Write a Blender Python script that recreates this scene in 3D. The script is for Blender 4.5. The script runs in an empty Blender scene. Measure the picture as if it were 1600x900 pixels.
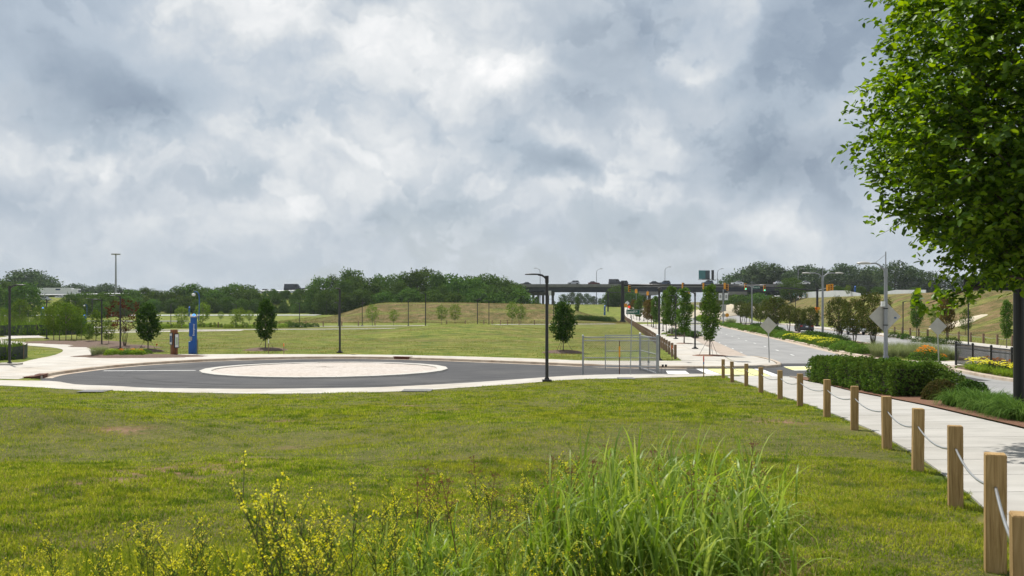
import bpy, math, random
import numpy as np
from mathutils import Vector, Matrix
rnd = random.Random(7)
rng = np.random.default_rng(11)
R = math.radians
scene = bpy.context.scene
col = scene.collection

# ------------------------------------------------------------------ camera, sky, sun, exposure
F_PX, HORIZON, CAM_Z = 1500.0, 481.0, 3.25       # focal length in photo pixels, eye height in metres
cam_d = bpy.data.cameras.new('camera'); cam = bpy.data.objects.new('camera', cam_d); col.objects.link(cam)
cam.location = (0, 0, CAM_Z); cam.rotation_euler = (R(90), 0, 0)
cam_d.sensor_width = 36; cam_d.lens = 36*F_PX/1600; cam_d.shift_y = (HORIZON-450)/1600
cam_d.clip_start = 0.05; cam_d.clip_end = 20000
cam_d.dof.use_dof = True; cam_d.dof.focus_distance = 38; cam_d.dof.aperture_fstop = 5.0
scene.camera = cam
scene.view_settings.view_transform = 'Standard'; scene.view_settings.look = 'None'
scene.view_settings.exposure = 0.12; scene.view_settings.gamma = 1.0
scene.render.engine = 'CYCLES'
scene.cycles.max_bounces = 6; scene.cycles.transparent_max_bounces = 6
try:
    scene.cycles.use_denoising = True
except Exception: pass

SUN_DIR = Vector((-0.34, 0.50, 1.05)).normalized()        # towards the sun: high, ahead and to the left
sun_el = math.asin(SUN_DIR.z); sun_az = math.atan2(SUN_DIR.x, SUN_DIR.y)
sd = bpy.data.lights.new('sun', 'SUN'); so = bpy.data.objects.new('sun', sd); col.objects.link(so)
sd.energy = 5.0; sd.angle = R(0.6); sd.color = (1.0, 0.955, 0.88)
so.rotation_euler = (-SUN_DIR).to_track_quat('-Z', 'Y').to_euler(); so.location = (-30, 40, 80)

world = bpy.data.worlds.new('World'); scene.world = world; world.use_nodes = True
def build_sky():
    nt = world.node_tree; N = nt.nodes; L = nt.links
    N.clear()
    def nd(t, **k):
        n = N.new(t)
        for a, b in k.items(): setattr(n, a, b)
        return n
    def put(sock, v):
        if hasattr(v, 'is_output'): L.new(v, sock)
        else: sock.default_value = v
    def m(op, a, b=0.0, clamp=False):
        n = nd('ShaderNodeMath', operation=op, use_clamp=clamp); put(n.inputs[0], a); put(n.inputs[1], b); return n.outputs[0]
    def vm(op, a, b):
        n = nd('ShaderNodeVectorMath', operation=op); put(n.inputs[0], a); put(n.inputs[1], b)
        return n.outputs['Value'] if op in ('DOT_PRODUCT', 'LENGTH') else n.outputs['Vector']
    def noise(v, scale, detail, rough=0.55, dist=0.0):
        n = nd('ShaderNodeTexNoise'); put(n.inputs['Vector'], v); n.inputs['Scale'].default_value = scale
        n.inputs['Detail'].default_value = detail; n.inputs['Roughness'].default_value = rough; n.inputs['Distortion'].default_value = dist
        return n
    def ss(x, a, b):
        n = nd('ShaderNodeMapRange', interpolation_type='SMOOTHSTEP'); put(n.inputs[0], x)
        n.inputs[1].default_value = a; n.inputs[2].default_value = b; return n.outputs[0]
    out = nd('ShaderNodeOutputWorld'); bg = nd('ShaderNodeBackground'); bg.inputs['Strength'].default_value = 0.1
    L.new(bg.outputs[0], out.inputs[0])
    sky = nd('ShaderNodeTexSky', sky_type='NISHITA', sun_disc=False)
    sky.sun_elevation = sun_el; sky.sun_rotation = sun_az; sky.dust_density = 2.0; sky.air_density = 1.2
    d = nd('ShaderNodeTexCoord').outputs['Generated']
    warp = lambda s, k, det: vm('MULTIPLY', vm('SUBTRACT', noise(d, s, det, .6).outputs['Color'], (.5, .5, .5)), (k, k, k))
    soft = vm('ADD', vm('ADD', d, warp(5, .10, 2)), warp(16, .05, 4))     # ragged but soft edges
    crisp = vm('ADD', soft, warp(45, .022, 5))                             # cauliflower edges
    def billow(v, s):
        a = None
        for k, w in ((1, .5), (2.1, .27), (4.3, .15), (8.9, .08)):
            n = m('ABSOLUTE', m('SUBTRACT', m('MULTIPLY', noise(v, s*k, 0).outputs[0], 2.0), 1.0)); n = m('MULTIPLY', n, w); a = n if a is None else m('ADD', a, n)
        return a
    def blobs(v, lst):
        tot = None
        for px, py, sx, sz, a in lst:
            c = Vector(((px-800)/F_PX, 1, (HORIZON-py)/F_PX)).normalized()
            q = vm('MULTIPLY', vm('SUBTRACT', v, tuple(c)), (1/sx, 1/sx, 1/sz)); e = m('MULTIPLY', m('POWER', 2.718, m('MULTIPLY', vm('DOT_PRODUCT', q, q), -0.8)), a)
            tot = e if tot is None else m('ADD', tot, e)
        return tot
    # heaped clouds: lit crowns over flat grey feet, all round the sky
    ds = vm('MULTIPLY', crisp, (1, 1, 1.7))
    f1 = noise(ds, 3.4, 3, .5).outputs[0]; f2 = noise(vm('ADD', ds, (-.02, 0, .07)), 3.4, 3, .5).outputs[0]
    body = ss(f1, .46, .52); lit = m('SUBTRACT', f1, f2)
    b1 = billow(vm('MULTIPLY', crisp, (1, 1, 1.25)), 9.0)
    ds2 = vm('MULTIPLY', vm('ADD', crisp, warp(90, .010, 3)), (1, 1, 1.5)); h1 = noise(ds2, 8.0, 5, .55).outputs[0]; h2 = noise(vm('ADD', ds2, (-.008, 0, .028)), 8.0, 5, .55).outputs[0]; puff = ss(h1, .485, .52); lit2 = m('SUBTRACT', h1, h2)
    v = m('ADD', .60, m('MULTIPLY', lit, .70))
    v = m('ADD', v, m('ADD', m('MULTIPLY', lit2, .28), m('MULTIPLY', m('SUBTRACT', puff, .5), .04)))
    v = m('ADD', v, m('MULTIPLY', m('SUBTRACT', body, .5), .055))
    bright = blobs(crisp, [(690, 100, .095, .055, .17), (780, 100, .045, .028, .10), (330, 60, .095, .05, .14), (470, 30, .05, .03, .10), (1125, 55, .035, .06, .16), (1050, 110, .03, .02, .06),
                           (590, 238, .06, .02, .10), (440, 328, .03, .018, .11), (765, 296, .032, .014, .10), (880, 205, .05, .022, .10), (1030, 235, .035, .03, .10), (990, 300, .08, .018, .07),
                           (1190, 350, .08, .02, .08), (60, 222, .07, .016, .09), (170, 255, .02, .03, .06), (560, 150, .03, .04, .05), (370, 170, .05, .05, .06)])
    dark = blobs(soft, [(140, 140, .14, .032, -.26), (40, 20, .09, .045, -.13), (250, 150, .05, .025, -.08), (930, 85, .10, .045, -.15), (840, 40, .06, .035, -.08), (960, 20, .08, .03, -.07),
                        (1300, 60, .11, .10, -.17), (1260, 250, .11, .042, -.22), (890, 264, .05, .016, -.10), (25, 290, .05, .022, -.11), (180, 310, .06, .012, -.06), (470, 350, .06, .012, -.04), (340, 285, .05, .014, -.05), (800, 150, .1, .012, -.05), (610, 180, .05, .01, -.03)])
    v = m('ADD', m('ADD', v, m('ADD', m('MULTIPLY', bright, .62), m('MULTIPLY', ss(bright, .05, .085), .075))), dark)
    # the crowns show their heaps, the shaded bellies stay smooth
    v = m('ADD', v, m('MULTIPLY', m('MULTIPLY', m('SUBTRACT', b1, .22), .55), ss(v, .50, .66)))
    v = m('ADD', v, m('MULTIPLY', m('SUBTRACT', noise(soft, 9, 6, .6).outputs[0], .5), .06))
    big = noise(vm('MULTIPLY', soft, (1, 1, 1.6)), 1.7, 2, .5).outputs[0]
    v = m('ADD', v, m('MULTIPLY', m('SUBTRACT', big, .5), .14))
    v = m('ADD', .575, m('MULTIPLY', m('SUBTRACT', v, .60), 1.08))
    ramp = nd('ShaderNodeValToRGB'); L.new(v, ramp.inputs[0]); els = ramp.color_ramp.elements
    els[0].position = .15; els[0].color = (.175, .225, .305, 1); els[1].position = .95; els[1].color = (.92, .92, .92, 1)
    for pos, c in ((.34, (.285, .345, .425)), (.48, (.42, .485, .56)), (.60, (.545, .595, .65)), (.74, (.69, .72, .745))): e = els.new(pos); e.color = (*c, 1)
    z = nd('ShaderNodeSeparateXYZ'); L.new(d, z.inputs[0]); hz = ss(z.outputs[2], 0.12, 0.0)
    mix = nd('ShaderNodeMixRGB'); L.new(m('MULTIPLY', hz, .66), mix.inputs[0]); L.new(ramp.outputs[0], mix.inputs[1]); mix.inputs[2].default_value = (.515, .57, .62, 1)
    x10 = nd('ShaderNodeMixRGB', blend_type='MULTIPLY'); x10.inputs[0].default_value = 1; L.new(mix.outputs[0], x10.inputs[1]); x10.inputs[2].default_value = (10, 10, 10, 1)
    gap = m('MULTIPLY', m('MULTIPLY', m('SUBTRACT', 1.0, body, True), ss(v, .70, .5)), .12)      # blue air where the cover is thin
    mx = nd('ShaderNodeMixRGB'); L.new(gap, mx.inputs[0]); L.new(x10.outputs[0], mx.inputs[1]); L.new(sky.outputs[0], mx.inputs[2]); L.new(mx.outputs[0], bg.inputs['Color'])
build_sky()
world.cycles.sampling_method = 'MANUAL'; world.cycles.sample_map_resolution = 512
# ------------------------------------------------------------------ helpers
def C(r, g, b): return tuple(((c/255)/12.92 if c/255 < .04045 else ((c/255+.055)/1.055)**2.4) for c in (r, g, b))
def tag(o, label=None, cat=None, group=None, kind=None):
    for k, v in (('label', label), ('category', cat), ('group', group), ('kind', kind)):
        if v: o[k] = v
    return o
def link(name, data, parent=None, loc=None, rz=0.0, scale=None):
    o = bpy.data.objects.new(name, data); col.objects.link(o)
    if parent: o.parent = parent
    if loc is not None: o.location = loc
    if rz: o.rotation_euler = (0, 0, rz)
    if scale is not None: o.scale = (scale,)*3 if isinstance(scale, (int, float)) else scale
    return o
def thing(name, loc, label, cat, group=None, rz=0.0, scale=None):
    return tag(link(name, None, None, loc, rz, scale), label, cat, group)
def clone(root, loc, rz=0.0, scale=None, label=None, group=None):
    r = root.copy(); col.objects.link(r); r.location = loc; r.rotation_euler = (0, 0, rz)
    if scale is not None: r.scale = (scale,)*3 if isinstance(scale, (int, float)) else scale
    if label: r['label'] = label
    if group: r['group'] = group
    for ch in list(root.children):
        c = ch.copy(); col.objects.link(c); c.parent = r
        for g in ch.children:
            d = g.copy(); col.objects.link(d); d.parent = c
    return r
def np_mesh(name, V, Fs, mat=None, smooth=False):
    """V (n,3); Fs a list of (m,k) index arrays"""
    me = bpy.data.meshes.new(name)
    V = np.asarray(V, np.float32); Fs = [np.asarray(f, np.int32) for f in Fs if len(f)]
    me.vertices.add(len(V)); me.vertices.foreach_set('co', V.ravel())
    loops = np.concatenate([f.ravel() for f in Fs]); sizes = np.concatenate([np.full(len(f), f.shape[1], np.int32) for f in Fs])
    starts = np.concatenate(([0], np.cumsum(sizes)[:-1])).astype(np.int32)
    me.loops.add(len(loops)); me.loops.foreach_set('vertex_index', loops)
    me.polygons.add(len(sizes)); me.polygons.foreach_set('loop_start', starts); me.polygons.foreach_set('loop_total', sizes)
    if smooth: me.polygons.foreach_set('use_smooth', np.ones(len(sizes), bool))
    me.update(calc_edges=True)
    if mat: me.materials.append(mat)
    return me
class MB:
    def __init__(s): s.v = []; s.f = []
    def add(s, v, f):
        o = len(s.v); s.v += [tuple(p) for p in v]; s.f += [tuple(i+o for i in q) for q in f]; return s
    def box(s, c, d, rz=0.0, M=None, taper=1.0):
        x, y, z = (k/2 for k in d); P = []
        for sz in (-1, 1):
            t = taper if sz > 0 else 1.0
            for sx, sy in ((-1, -1), (1, -1), (1, 1), (-1, 1)): P.append(Vector((sx*x*t, sy*y*t, sz*z)))
        if rz: P = [Matrix.Rotation(rz, 3, 'Z') @ p for p in P]
        if M is not None: P = [M @ p for p in P]
        P = [p+Vector(c) for p in P]
        return s.add(P, [(3, 2, 1, 0), (4, 5, 6, 7), (0, 1, 5, 4), (1, 2, 6, 5), (2, 3, 7, 6), (3, 0, 4, 7)])
    def tube(s, pts, r, n=8, cap=True):
        pts = [Vector(p) for p in pts]; rs = r if isinstance(r, (list, tuple)) else [r]*len(pts)
        V = []; Fc = []
        a = None
        for i, p in enumerate(pts):
            t = (pts[min(i+1, len(pts)-1)]-pts[max(i-1, 0)]).normalized()
            if a is None: a = t.orthogonal().normalized()
            a = (a-t*a.dot(t)); a = a.normalized() if a.length > 1e-6 else t.orthogonal().normalized()
            b = t.cross(a)
            for k in range(n):
                q = 2*math.pi*(k+.5)/n; V.append(p+(a*math.cos(q)+b*math.sin(q))*rs[i])
        for i in range(len(pts)-1):
            for k in range(n): Fc.append((i*n+k, i*n+(k+1) % n, (i+1)*n+(k+1) % n, (i+1)*n+k))
        if cap: Fc.append(tuple(range(n-1, -1, -1))); Fc.append(tuple((len(pts)-1)*n+k for k in range(n)))
        return s.add(V, Fc)
    def prism(s, poly, z0, z1):
        n = len(poly); V = [(*p, z0) for p in poly]+[(*p, z1) for p in poly]
        return s.add(V, [tuple(range(n-1, -1, -1)), tuple(range(n, 2*n))]+[(i, (i+1) % n, n+(i+1) % n, n+i) for i in range(n)])
    def extrude_y(s, poly, y0, y1, inset=None):
        """poly in (x,z), extruded across y"""
        n = len(poly); V = [(p[0], y0, p[1]) for p in poly]+[(p[0], y1, p[1]) for p in poly]
        return s.add(V, [tuple(range(n)), tuple(range(2*n-1, n-1, -1))]+[(i, n+i, n+(i+1) % n, (i+1) % n) for i in range(n)])
    def lathe(s, prof, n=12, c=(0, 0, 0)):
        V = []; Fc = []
        for r, z in prof:
            for k in range(n): V.append((c[0]+r*math.cos(2*math.pi*k/n), c[1]+r*math.sin(2*math.pi*k/n), c[2]+z))
        for i in range(len(prof)-1):
            for k in range(n): Fc.append((i*n+k, i*n+(k+1) % n, (i+1)*n+(k+1) % n, (i+1)*n+k))
        Fc.append(tuple(range(n-1, -1, -1))); Fc.append(tuple((len(prof)-1)*n+k for k in range(n)))
        return s.add(V, Fc)
    def mesh(s, name, mat=None, smooth=False):
        me = bpy.data.meshes.new(name); me.from_pydata([tuple(p) for p in s.v], [], s.f); me.update()
        if mat: me.materials.append(mat)
        if smooth: me.polygons.foreach_set('use_smooth', [True]*len(me.polygons))
        return me
    def build(s, name, mat, parent=None, smooth=False, loc=None, rz=0.0):
        return link(name, s.mesh(name, mat, smooth), parent, loc, rz)
def bevel(o, w, n=2):
    b = o.modifiers.new('bevel', 'BEVEL'); b.width = w; b.segments = n; b.limit_method = 'ANGLE'; return o
def spline(pts, n):
    """Catmull-Rom through pts, n points evenly spaced along it"""
    P = [np.array(p, float) for p in pts]; P = [2*P[0]-P[1]]+P+[2*P[-1]-P[-2]]; out = []
    for i in range(1, len(P)-2):
        for t in np.linspace(0, 1, 16, endpoint=False):
            a, b, c, d = P[i-1:i+3]
            out.append(.5*((2*b)+(c-a)*t+(2*a-5*b+4*c-d)*t*t+(3*b-a-3*c+d)*t**3))
    out.append(P[-2]); out = np.array(out)
    s = np.concatenate(([0], np.cumsum(np.linalg.norm(np.diff(out, axis=0), axis=1))))
    q = np.linspace(0, s[-1], n)
    return np.stack([np.interp(q, s, out[:, k]) for k in range(out.shape[1])], 1)

# ------------------------------------------------------------------ materials
def fill_ramp(els, stops):
    els[0].position = stops[0][0]; els[0].color = (*stops[0][1], 1)
    els[len(els)-1].position = stops[-1][0]; els[len(els)-1].color = (*stops[-1][1], 1)
    for p, c in stops[1:-1]: e = els.new(p); e.color = (*c, 1)
def new_mat(name):
    m = bpy.data.materials.new(name); m.use_nodes = True; nt = m.node_tree
    return m, nt, nt.nodes['Principled BSDF']
def pm(name, stops, scale=4.0, rough=.8, bump=0.0, bscale=None, detail=6, stretch=(1, 1, 1), metal=0.0, dist=0.0, big=None, spec=.3, nrough=.6, rand=0.0):
    """noise-ramped surface; big=(scale, colour, amount) blends in large stains; rand varies brightness from object to object"""
    m, nt, b = new_mat(name); N, L = nt.nodes, nt.links
    tc = N.new('ShaderNodeTexCoord'); mp = N.new('ShaderNodeMapping'); mp.inputs['Scale'].default_value = stretch
    L.new(tc.outputs['Object'], mp.inputs[0])
    n = N.new('ShaderNodeTexNoise'); n.inputs['Scale'].default_value = scale; n.inputs['Detail'].default_value = detail
    n.inputs['Roughness'].default_value = nrough; n.inputs['Distortion'].default_value = dist; L.new(mp.outputs[0], n.inputs['Vector'])
    r = N.new('ShaderNodeValToRGB'); L.new(n.outputs[0], r.inputs[0]); els = r.color_ramp.elements
    k = len(stops)
    fill_ramp(els, [(.3+.4*i/max(1, k-1), c) for i, c in enumerate(stops)])
    c = r.outputs[0]
    if big:
        n2 = N.new('ShaderNodeTexNoise'); n2.inputs['Scale'].default_value = big[0]; n2.inputs['Detail'].default_value = 5; L.new(tc.outputs['Object'], n2.inputs['Vector'])
        mr = N.new('ShaderNodeMapRange'); mr.inputs[1].default_value = .45; mr.inputs[2].default_value = .7; mr.inputs[4].default_value = big[2]; L.new(n2.outputs[0], mr.inputs[0])
        mx = N.new('ShaderNodeMixRGB'); L.new(mr.outputs[0], mx.inputs[0]); L.new(c, mx.inputs[1]); mx.inputs[2].default_value = (*big[1], 1); c = mx.outputs[0]
    if rand:
        oi = N.new('ShaderNodeObjectInfo'); mr = N.new('ShaderNodeMapRange'); mr.inputs[3].default_value = 1-rand; mr.inputs[4].default_value = 1+rand; L.new(oi.outputs['Random'], mr.inputs[0])
        hs = N.new('ShaderNodeHueSaturation'); L.new(mr.outputs[0], hs.inputs['Value']); L.new(c, hs.inputs['Color']); c = hs.outputs[0]
    L.new(c, b.inputs['Base Color']); b.inputs['Roughness'].default_value = rough; b.inputs['Metallic'].default_value = metal
    b.inputs['Specular IOR Level'].default_value = spec
    if bump:
        n3 = N.new('ShaderNodeTexNoise'); n3.inputs['Scale'].default_value = bscale or scale*3; n3.inputs['Detail'].default_value = 6; L.new(mp.outputs[0], n3.inputs['Vector'])
        bp = N.new('ShaderNodeBump'); bp.inputs['Strength'].default_value = bump; bp.inputs['Distance'].default_value = .03; L.new(n3.outputs[0], bp.inputs['Height']); L.new(bp.outputs[0], b.inputs['Normal'])
    return m
def plain(name, c, rough=.5, metal=0.0, spec=.4, emit=None):
    m = pm(name, [tuple(k*.88 for k in c), tuple(min(1, k*1.1) for k in c)], 9, rough, 0.0, metal=metal, spec=spec)
    if emit:
        b = m.node_tree.nodes['Principled BSDF']; b.inputs['Emission Color'].default_value = (*c, 1); b.inputs['Emission Strength'].default_value = emit
    return m
def leafmat(name, stops, transl=.35, rough=.5, spec=.25, big=None, gloss=0.0, rand=0.0, big2=None):
    """every leaf its own shade; big=(scale, colour, amount) blends in patches by place"""
    m, nt, b = new_mat(name); N, L = nt.nodes, nt.links
    g = N.new('ShaderNodeNewGeometry'); r = N.new('ShaderNodeValToRGB'); L.new(g.outputs['Random Per Island'], r.inputs[0]); els = r.color_ramp.elements
    k = len(stops)
    fill_ramp(els, [(i/max(1, k-1), c) for i, c in enumerate(stops)])
    c = r.outputs[0]
    if big:
        n2 = N.new('ShaderNodeTexNoise'); n2.inputs['Scale'].default_value = big[0]; n2.inputs['Detail'].default_value = 4; L.new(g.outputs['Position'], n2.inputs['Vector'])
        mr = N.new('ShaderNodeMapRange'); mr.inputs[1].default_value = .40; mr.inputs[2].default_value = .62; mr.inputs[4].default_value = big[2]; L.new(n2.outputs[0], mr.inputs[0])
        mx = N.new('ShaderNodeMixRGB'); L.new(mr.outputs[0], mx.inputs[0]); L.new(c, mx.inputs[1]); mx.inputs[2].default_value = (*big[1], 1); c = mx.outputs[0]
    if big2:
        n2 = N.new('ShaderNodeTexNoise'); n2.inputs['Scale'].default_value = big2[0]; n2.inputs['Detail'].default_value = 5; n2.inputs['Roughness'].default_value = .65; L.new(g.outputs['Position'], n2.inputs['Vector'])
        mr = N.new('ShaderNodeMapRange'); mr.inputs[1].default_value = .47; mr.inputs[2].default_value = .60; mr.inputs[4].default_value = big2[2]; L.new(n2.outputs[0], mr.inputs[0])
        mx = N.new('ShaderNodeMixRGB'); L.new(mr.outputs[0], mx.inputs[0]); L.new(c, mx.inputs[1]); mx.inputs[2].default_value = (*big2[1], 1); c = mx.outputs[0]
    if rand:
        oi = N.new('ShaderNodeObjectInfo'); hs = N.new('ShaderNodeHueSaturation')
        for q, (lo, hi) in (('Value', (1-rand, 1+rand)), ('Hue', (.5-rand*.05, .5+rand*.05))):
            mr = N.new('ShaderNodeMapRange'); mr.inputs[3].default_value = lo; mr.inputs[4].default_value = hi; L.new(oi.outputs['Random'], mr.inputs[0]); L.new(mr.outputs[0], hs.inputs[q])
        L.new(c, hs.inputs['Color']); c = hs.outputs[0]
    N.remove(b); b = N.new('ShaderNodeBsdfDiffuse'); L.new(c, b.inputs['Color'])
    t = N.new('ShaderNodeBsdfTranslucent')
    hs = N.new('ShaderNodeHueSaturation'); hs.inputs['Value'].default_value = 1.5; hs.inputs['Saturation'].default_value = 1.08; hs.inputs['Hue'].default_value = .485; L.new(c, hs.inputs['Color']); L.new(hs.outputs[0], t.inputs[0])
    mx = N.new('ShaderNodeMixShader'); mx.inputs[0].default_value = transl; L.new(b.outputs[0], mx.inputs[1]); L.new(t.outputs[0], mx.inputs[2])
    o_ = mx.outputs[0]
    if gloss:
        gl = N.new('ShaderNodeBsdfGlossy'); gl.inputs['Roughness'].default_value = rough; m2 = N.new('ShaderNodeMixShader'); m2.inputs[0].default_value = gloss; L.new(o_, m2.inputs[1]); L.new(gl.outputs[0], m2.inputs[2]); o_ = m2.outputs[0]
    L.new(o_, nt.nodes['Material Output'].inputs[0])
    return m

M = {}
M['concrete'] = pm('concrete', [(.38, .355, .315), (.46, .435, .39), (.51, .485, .44)], 1.1, .85, .25, 40, big=(.35, (.40, .34, .27), .55), rand=.05)
M['walk'] = pm('broomed_concrete', [(.35, .338, .31), (.41, .395, .365), (.45, .432, .40)], .8, .85, .3, 60, stretch=(1, 2.5, 1), big=(.5, (.31, .29, .255), .5), rand=.05)
M['kerb'] = pm('kerb_concrete', [(.34, .27, .205), (.46, .39, .31), (.52, .45, .37)], 2.0, .85, .2, 40, big=(.6, (.30, .20, .13), .5))
M['whitekerb'] = pm('pale_kerb', [(.44, .415, .375), (.52, .495, .45)], 2, .8, .1, 40)
M['asphalt'] = pm('fresh_asphalt', [(.030, .030, .033), (.048, .048, .051), (.07, .07, .072)], 1.6, .75, .35, 120, stretch=(.35, 1.6, 1), big=(.22, (.095, .092, .088), .75), spec=.25)
M['road'] = pm('worn_asphalt', [(.22, .22, .22), (.27, .268, .262), (.30, .297, .29)], 1.0, .85, .3, 90, stretch=(1, .18, 1), big=(.12, (.20, .195, .19), .5), spec=.2)
M['bay'] = pm('parking_bay_paving', [(.30, .24, .19), (.38, .315, .26), (.43, .365, .31)], 1.5, .85, .3, 30, big=(.2, (.28, .245, .21), .5))
M['paint'] = pm('white_road_paint', [(.60, .60, .58), (.75, .75, .73)], 6, .6, .1, 60)
M['ypaint'] = pm('yellow_road_paint', [(.60, .58, .20), (.70, .68, .27), (.74, .72, .34)], 2.0, .65, .1, 60)
M['gravel'] = pm('pale_gravel', [(.30, .255, .215), (.47, .42, .375), (.62, .58, .53)], 5.0, .9, .9, 14, detail=9, nrough=.8, big=(.3, (.42, .34, .27), .4))
M['mulch'] = pm('bark_mulch', [(.055, .034, .024), (.13, .085, .062), (.21, .15, .115)], 9, .95, 1.0, 25, detail=9, nrough=.8)
M['redmulch'] = pm('red_bark_mulch', [(.085, .038, .022), (.17, .085, .05), (.24, .135, .085)], 12, .95, 1.0, 30, detail=9, nrough=.8)
M['sand'] = pm('sand', [(.42, .36, .26), (.52, .46, .35)], 1.0, .95, .3, 8)
M['wood'] = pm('treated_timber', [(.17, .10, .038), (.31, .20, .082), (.41, .275, .125), (.25, .155, .062)], 1.6, .75, .35, 8, detail=5, stretch=(9, 9, .55), dist=2.2, rand=.12, spec=.2)
M['wooddark'] = pm('weathered_timber', [(.13, .085, .05), (.23, .155, .10), (.29, .20, .135)], 3, .85, .3, 9, stretch=(9, 9, .6), dist=1.5, rand=.15)
M['black'] = plain('black_paint', (.012, .012, .014), .35)
M['charcoal'] = plain('charcoal_paint', (.030, .029, .031), .45)
M['galv'] = pm('galvanised_steel', [(.30, .31, .32), (.40, .41, .42)], 3, .45, .05, metal=.7)
M['greymetal'] = pm('grey_painted_pole', [(.24, .25, .27), (.30, .31, .33)], 2, .45, .05, metal=.2)
M['signback'] = pm('bare_aluminium', [(.40, .385, .36), (.47, .455, .43)], 3, .5, .03, metal=.35)
M['signgreen'] = plain('sign_green', (.004, .10, .062), .45)
M['white'] = plain('white_paint', (.72, .72, .71), .45)
M['letter'] = plain('sign_white_lettering', (.78, .78, .76), .5)
M['blue'] = plain('blue_paint', (.008, .085, .33), .35)
M['bluelight'] = plain('blue_lamp', (.05, .25, 1.0), .3, emit=1.5)
M['sigyellow'] = plain('signal_yellow', (.72, .30, .012), .5)
M['lensdark'] = plain('dark_lens', (.02, .012, .008), .3)
M['green_light'] = plain('green_signal_lens', (.02, .95, .62), .3, emit=1.3)
M['red_light'] = plain('red_signal_lens', (.9, .02, .015), .3, emit=.8)
M['kioskwood'] = pm('stained_kiosk_timber', [(.12, .04, .012), (.21, .078, .028), (.26, .10, .038)], 3, .6, .2, 9, stretch=(8, 8, .6), dist=1)
M['tyre'] = plain('tyre_rubber', (.015, .015, .016), .8)
M['rim'] = plain('alloy_rim', (.35, .35, .36), .35, metal=.8)
M['glass'] = plain('dark_window_glass', (.012, .015, .018), .08, spec=.6)
M['carwhite'] = plain('white_car_paint', (.68, .69, .70), .25, spec=.6)
M['carsilver'] = plain('silver_car_paint', (.42, .44, .46), .25, metal=.4, spec=.6)
M['cardark'] = plain('dark_car_paint', (.022, .026, .034), .2, spec=.7)
M['carblue'] = plain('blue_car_paint', (.05, .07, .11), .25, spec=.6)
M['carred'] = plain('maroon_car_paint', (.10, .03, .03), .25, spec=.6)
M['taillight'] = plain('tail_light', (.35, .01, .008), .25)
M['headlight'] = plain('headlight_lens', (.7, .7, .68), .15)
M['bridge_c'] = pm('bridge_concrete', [(.16, .155, .15), (.23, .225, .215)], .5, .9, .2, 6, big=(.15, (.13, .13, .13), .6))
M['bridge_s'] = pm('bridge_girder_steel', [(.030, .036, .045), (.045, .052, .062)], 1, .7)
M['wall_pale'] = pm('pale_concrete_wall', [(.44, .46, .47), (.54, .555, .56)], .4, .85, .1, 6)
M['fabric'] = pm('black_silt_fabric', [(.028, .038, .030), (.065, .078, .062)], 5, .8, .3, 20)
M['bark'] = pm('bark', [(.05, .04, .03), (.11, .088, .068)], 9, .95, .8, 20, stretch=(1, 1, .35))
M['barkpale'] = pm('pale_bark', [(.14, .115, .09), (.22, .185, .15)], 9, .95, .6, 20, stretch=(1, 1, .35))
M['stem'] = plain('green_stem', (.08, .13, .03), .7)
M['orange'] = plain('fluorescent_orange', (.85, .16, .02), .6)
M['red'] = plain('red_flag', (.65, .04, .03), .6)
M['pinkflag'] = plain('pink_flag', (.75, .10, .25), .6)
M['rust'] = pm('rusty_iron', [(.08, .03, .018), (.15, .058, .034)], 8, .8, .2)
M['iron'] = plain('dark_iron', (.03, .03, .032), .6); M['cover'] = plain('cast_drain_cover', (.13, .13, .13), .7)

M['lf_big'] = leafmat('hornbeam_leaf', [(.030, .075, .005), (.065, .14, .008), (.13, .235, .014), (.22, .34, .022)], .42, .42, .3, gloss=.025)
M['lf_forest'] = leafmat('woodland_leaf', [(.036, .08, .014), (.08, .15, .026), (.145, .235, .045)], .18, .6, .15, big=(.12, (.05, .095, .02), .6), rand=.25)
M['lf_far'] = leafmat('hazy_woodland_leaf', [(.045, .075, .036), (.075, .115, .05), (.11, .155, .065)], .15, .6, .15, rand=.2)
M['lf_oak'] = leafmat('oak_leaf', [(.025, .058, .011), (.045, .095, .018), (.075, .14, .028)], .25, .5, .25)
M['lf_street'] = leafmat('street_tree_leaf', [(.042, .09, .014), (.08, .15, .024), (.125, .205, .04)], .3, .5, .25, rand=.12)
M['lf_bronze'] = leafmat('bronzed_leaf', [(.07, .075, .015), (.12, .095, .022), (.15, .085, .028)], .3, .5, .2)
M['lf_myrtle'] = leafmat('myrtle_leaf', [(.030, .055, .012), (.062, .09, .018), (.10, .125, .028), (.115, .10, .03)], .22, .5, .25, rand=.12)
M['lf_sap'] = leafmat('sapling_leaf', [(.075, .13, .022), (.12, .19, .03), (.17, .24, .045)], .4, .5, .2, rand=.12)
M['lf_young'] = leafmat('young_tree_leaf', [(.045, .09, .015), (.08, .14, .022), (.125, .19, .032)], .4, .5, .25, rand=.15)
M['lf_red'] = leafmat('withered_red_leaf', [(.05, .016, .010), (.085, .028, .016), (.12, .045, .022)], .25, .7, .1)
M['lf_box'] = leafmat('boxwood_leaf', [(.034, .08, .012), (.065, .135, .02), (.125, .205, .034)], .22, .4, .35, big=(1.2, (.06, .055, .018), .35))
M['lf_shrub'] = leafmat('dark_shrub_leaf', [(.022, .055, .011), (.045, .092, .018), (.075, .13, .028)], .2, .45, .3, rand=.15)
M['lf_lime'] = leafmat('lime_shrub_leaf', [(.10, .17, .018), (.16, .25, .03), (.23, .32, .045)], .35, .5, .2, rand=.15)
M['lf_cover'] = leafmat('ground_cover_leaf', [(.045, .10, .018), (.085, .16, .026), (.13, .21, .038)], .3, .5, .2, rand=.22)
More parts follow.
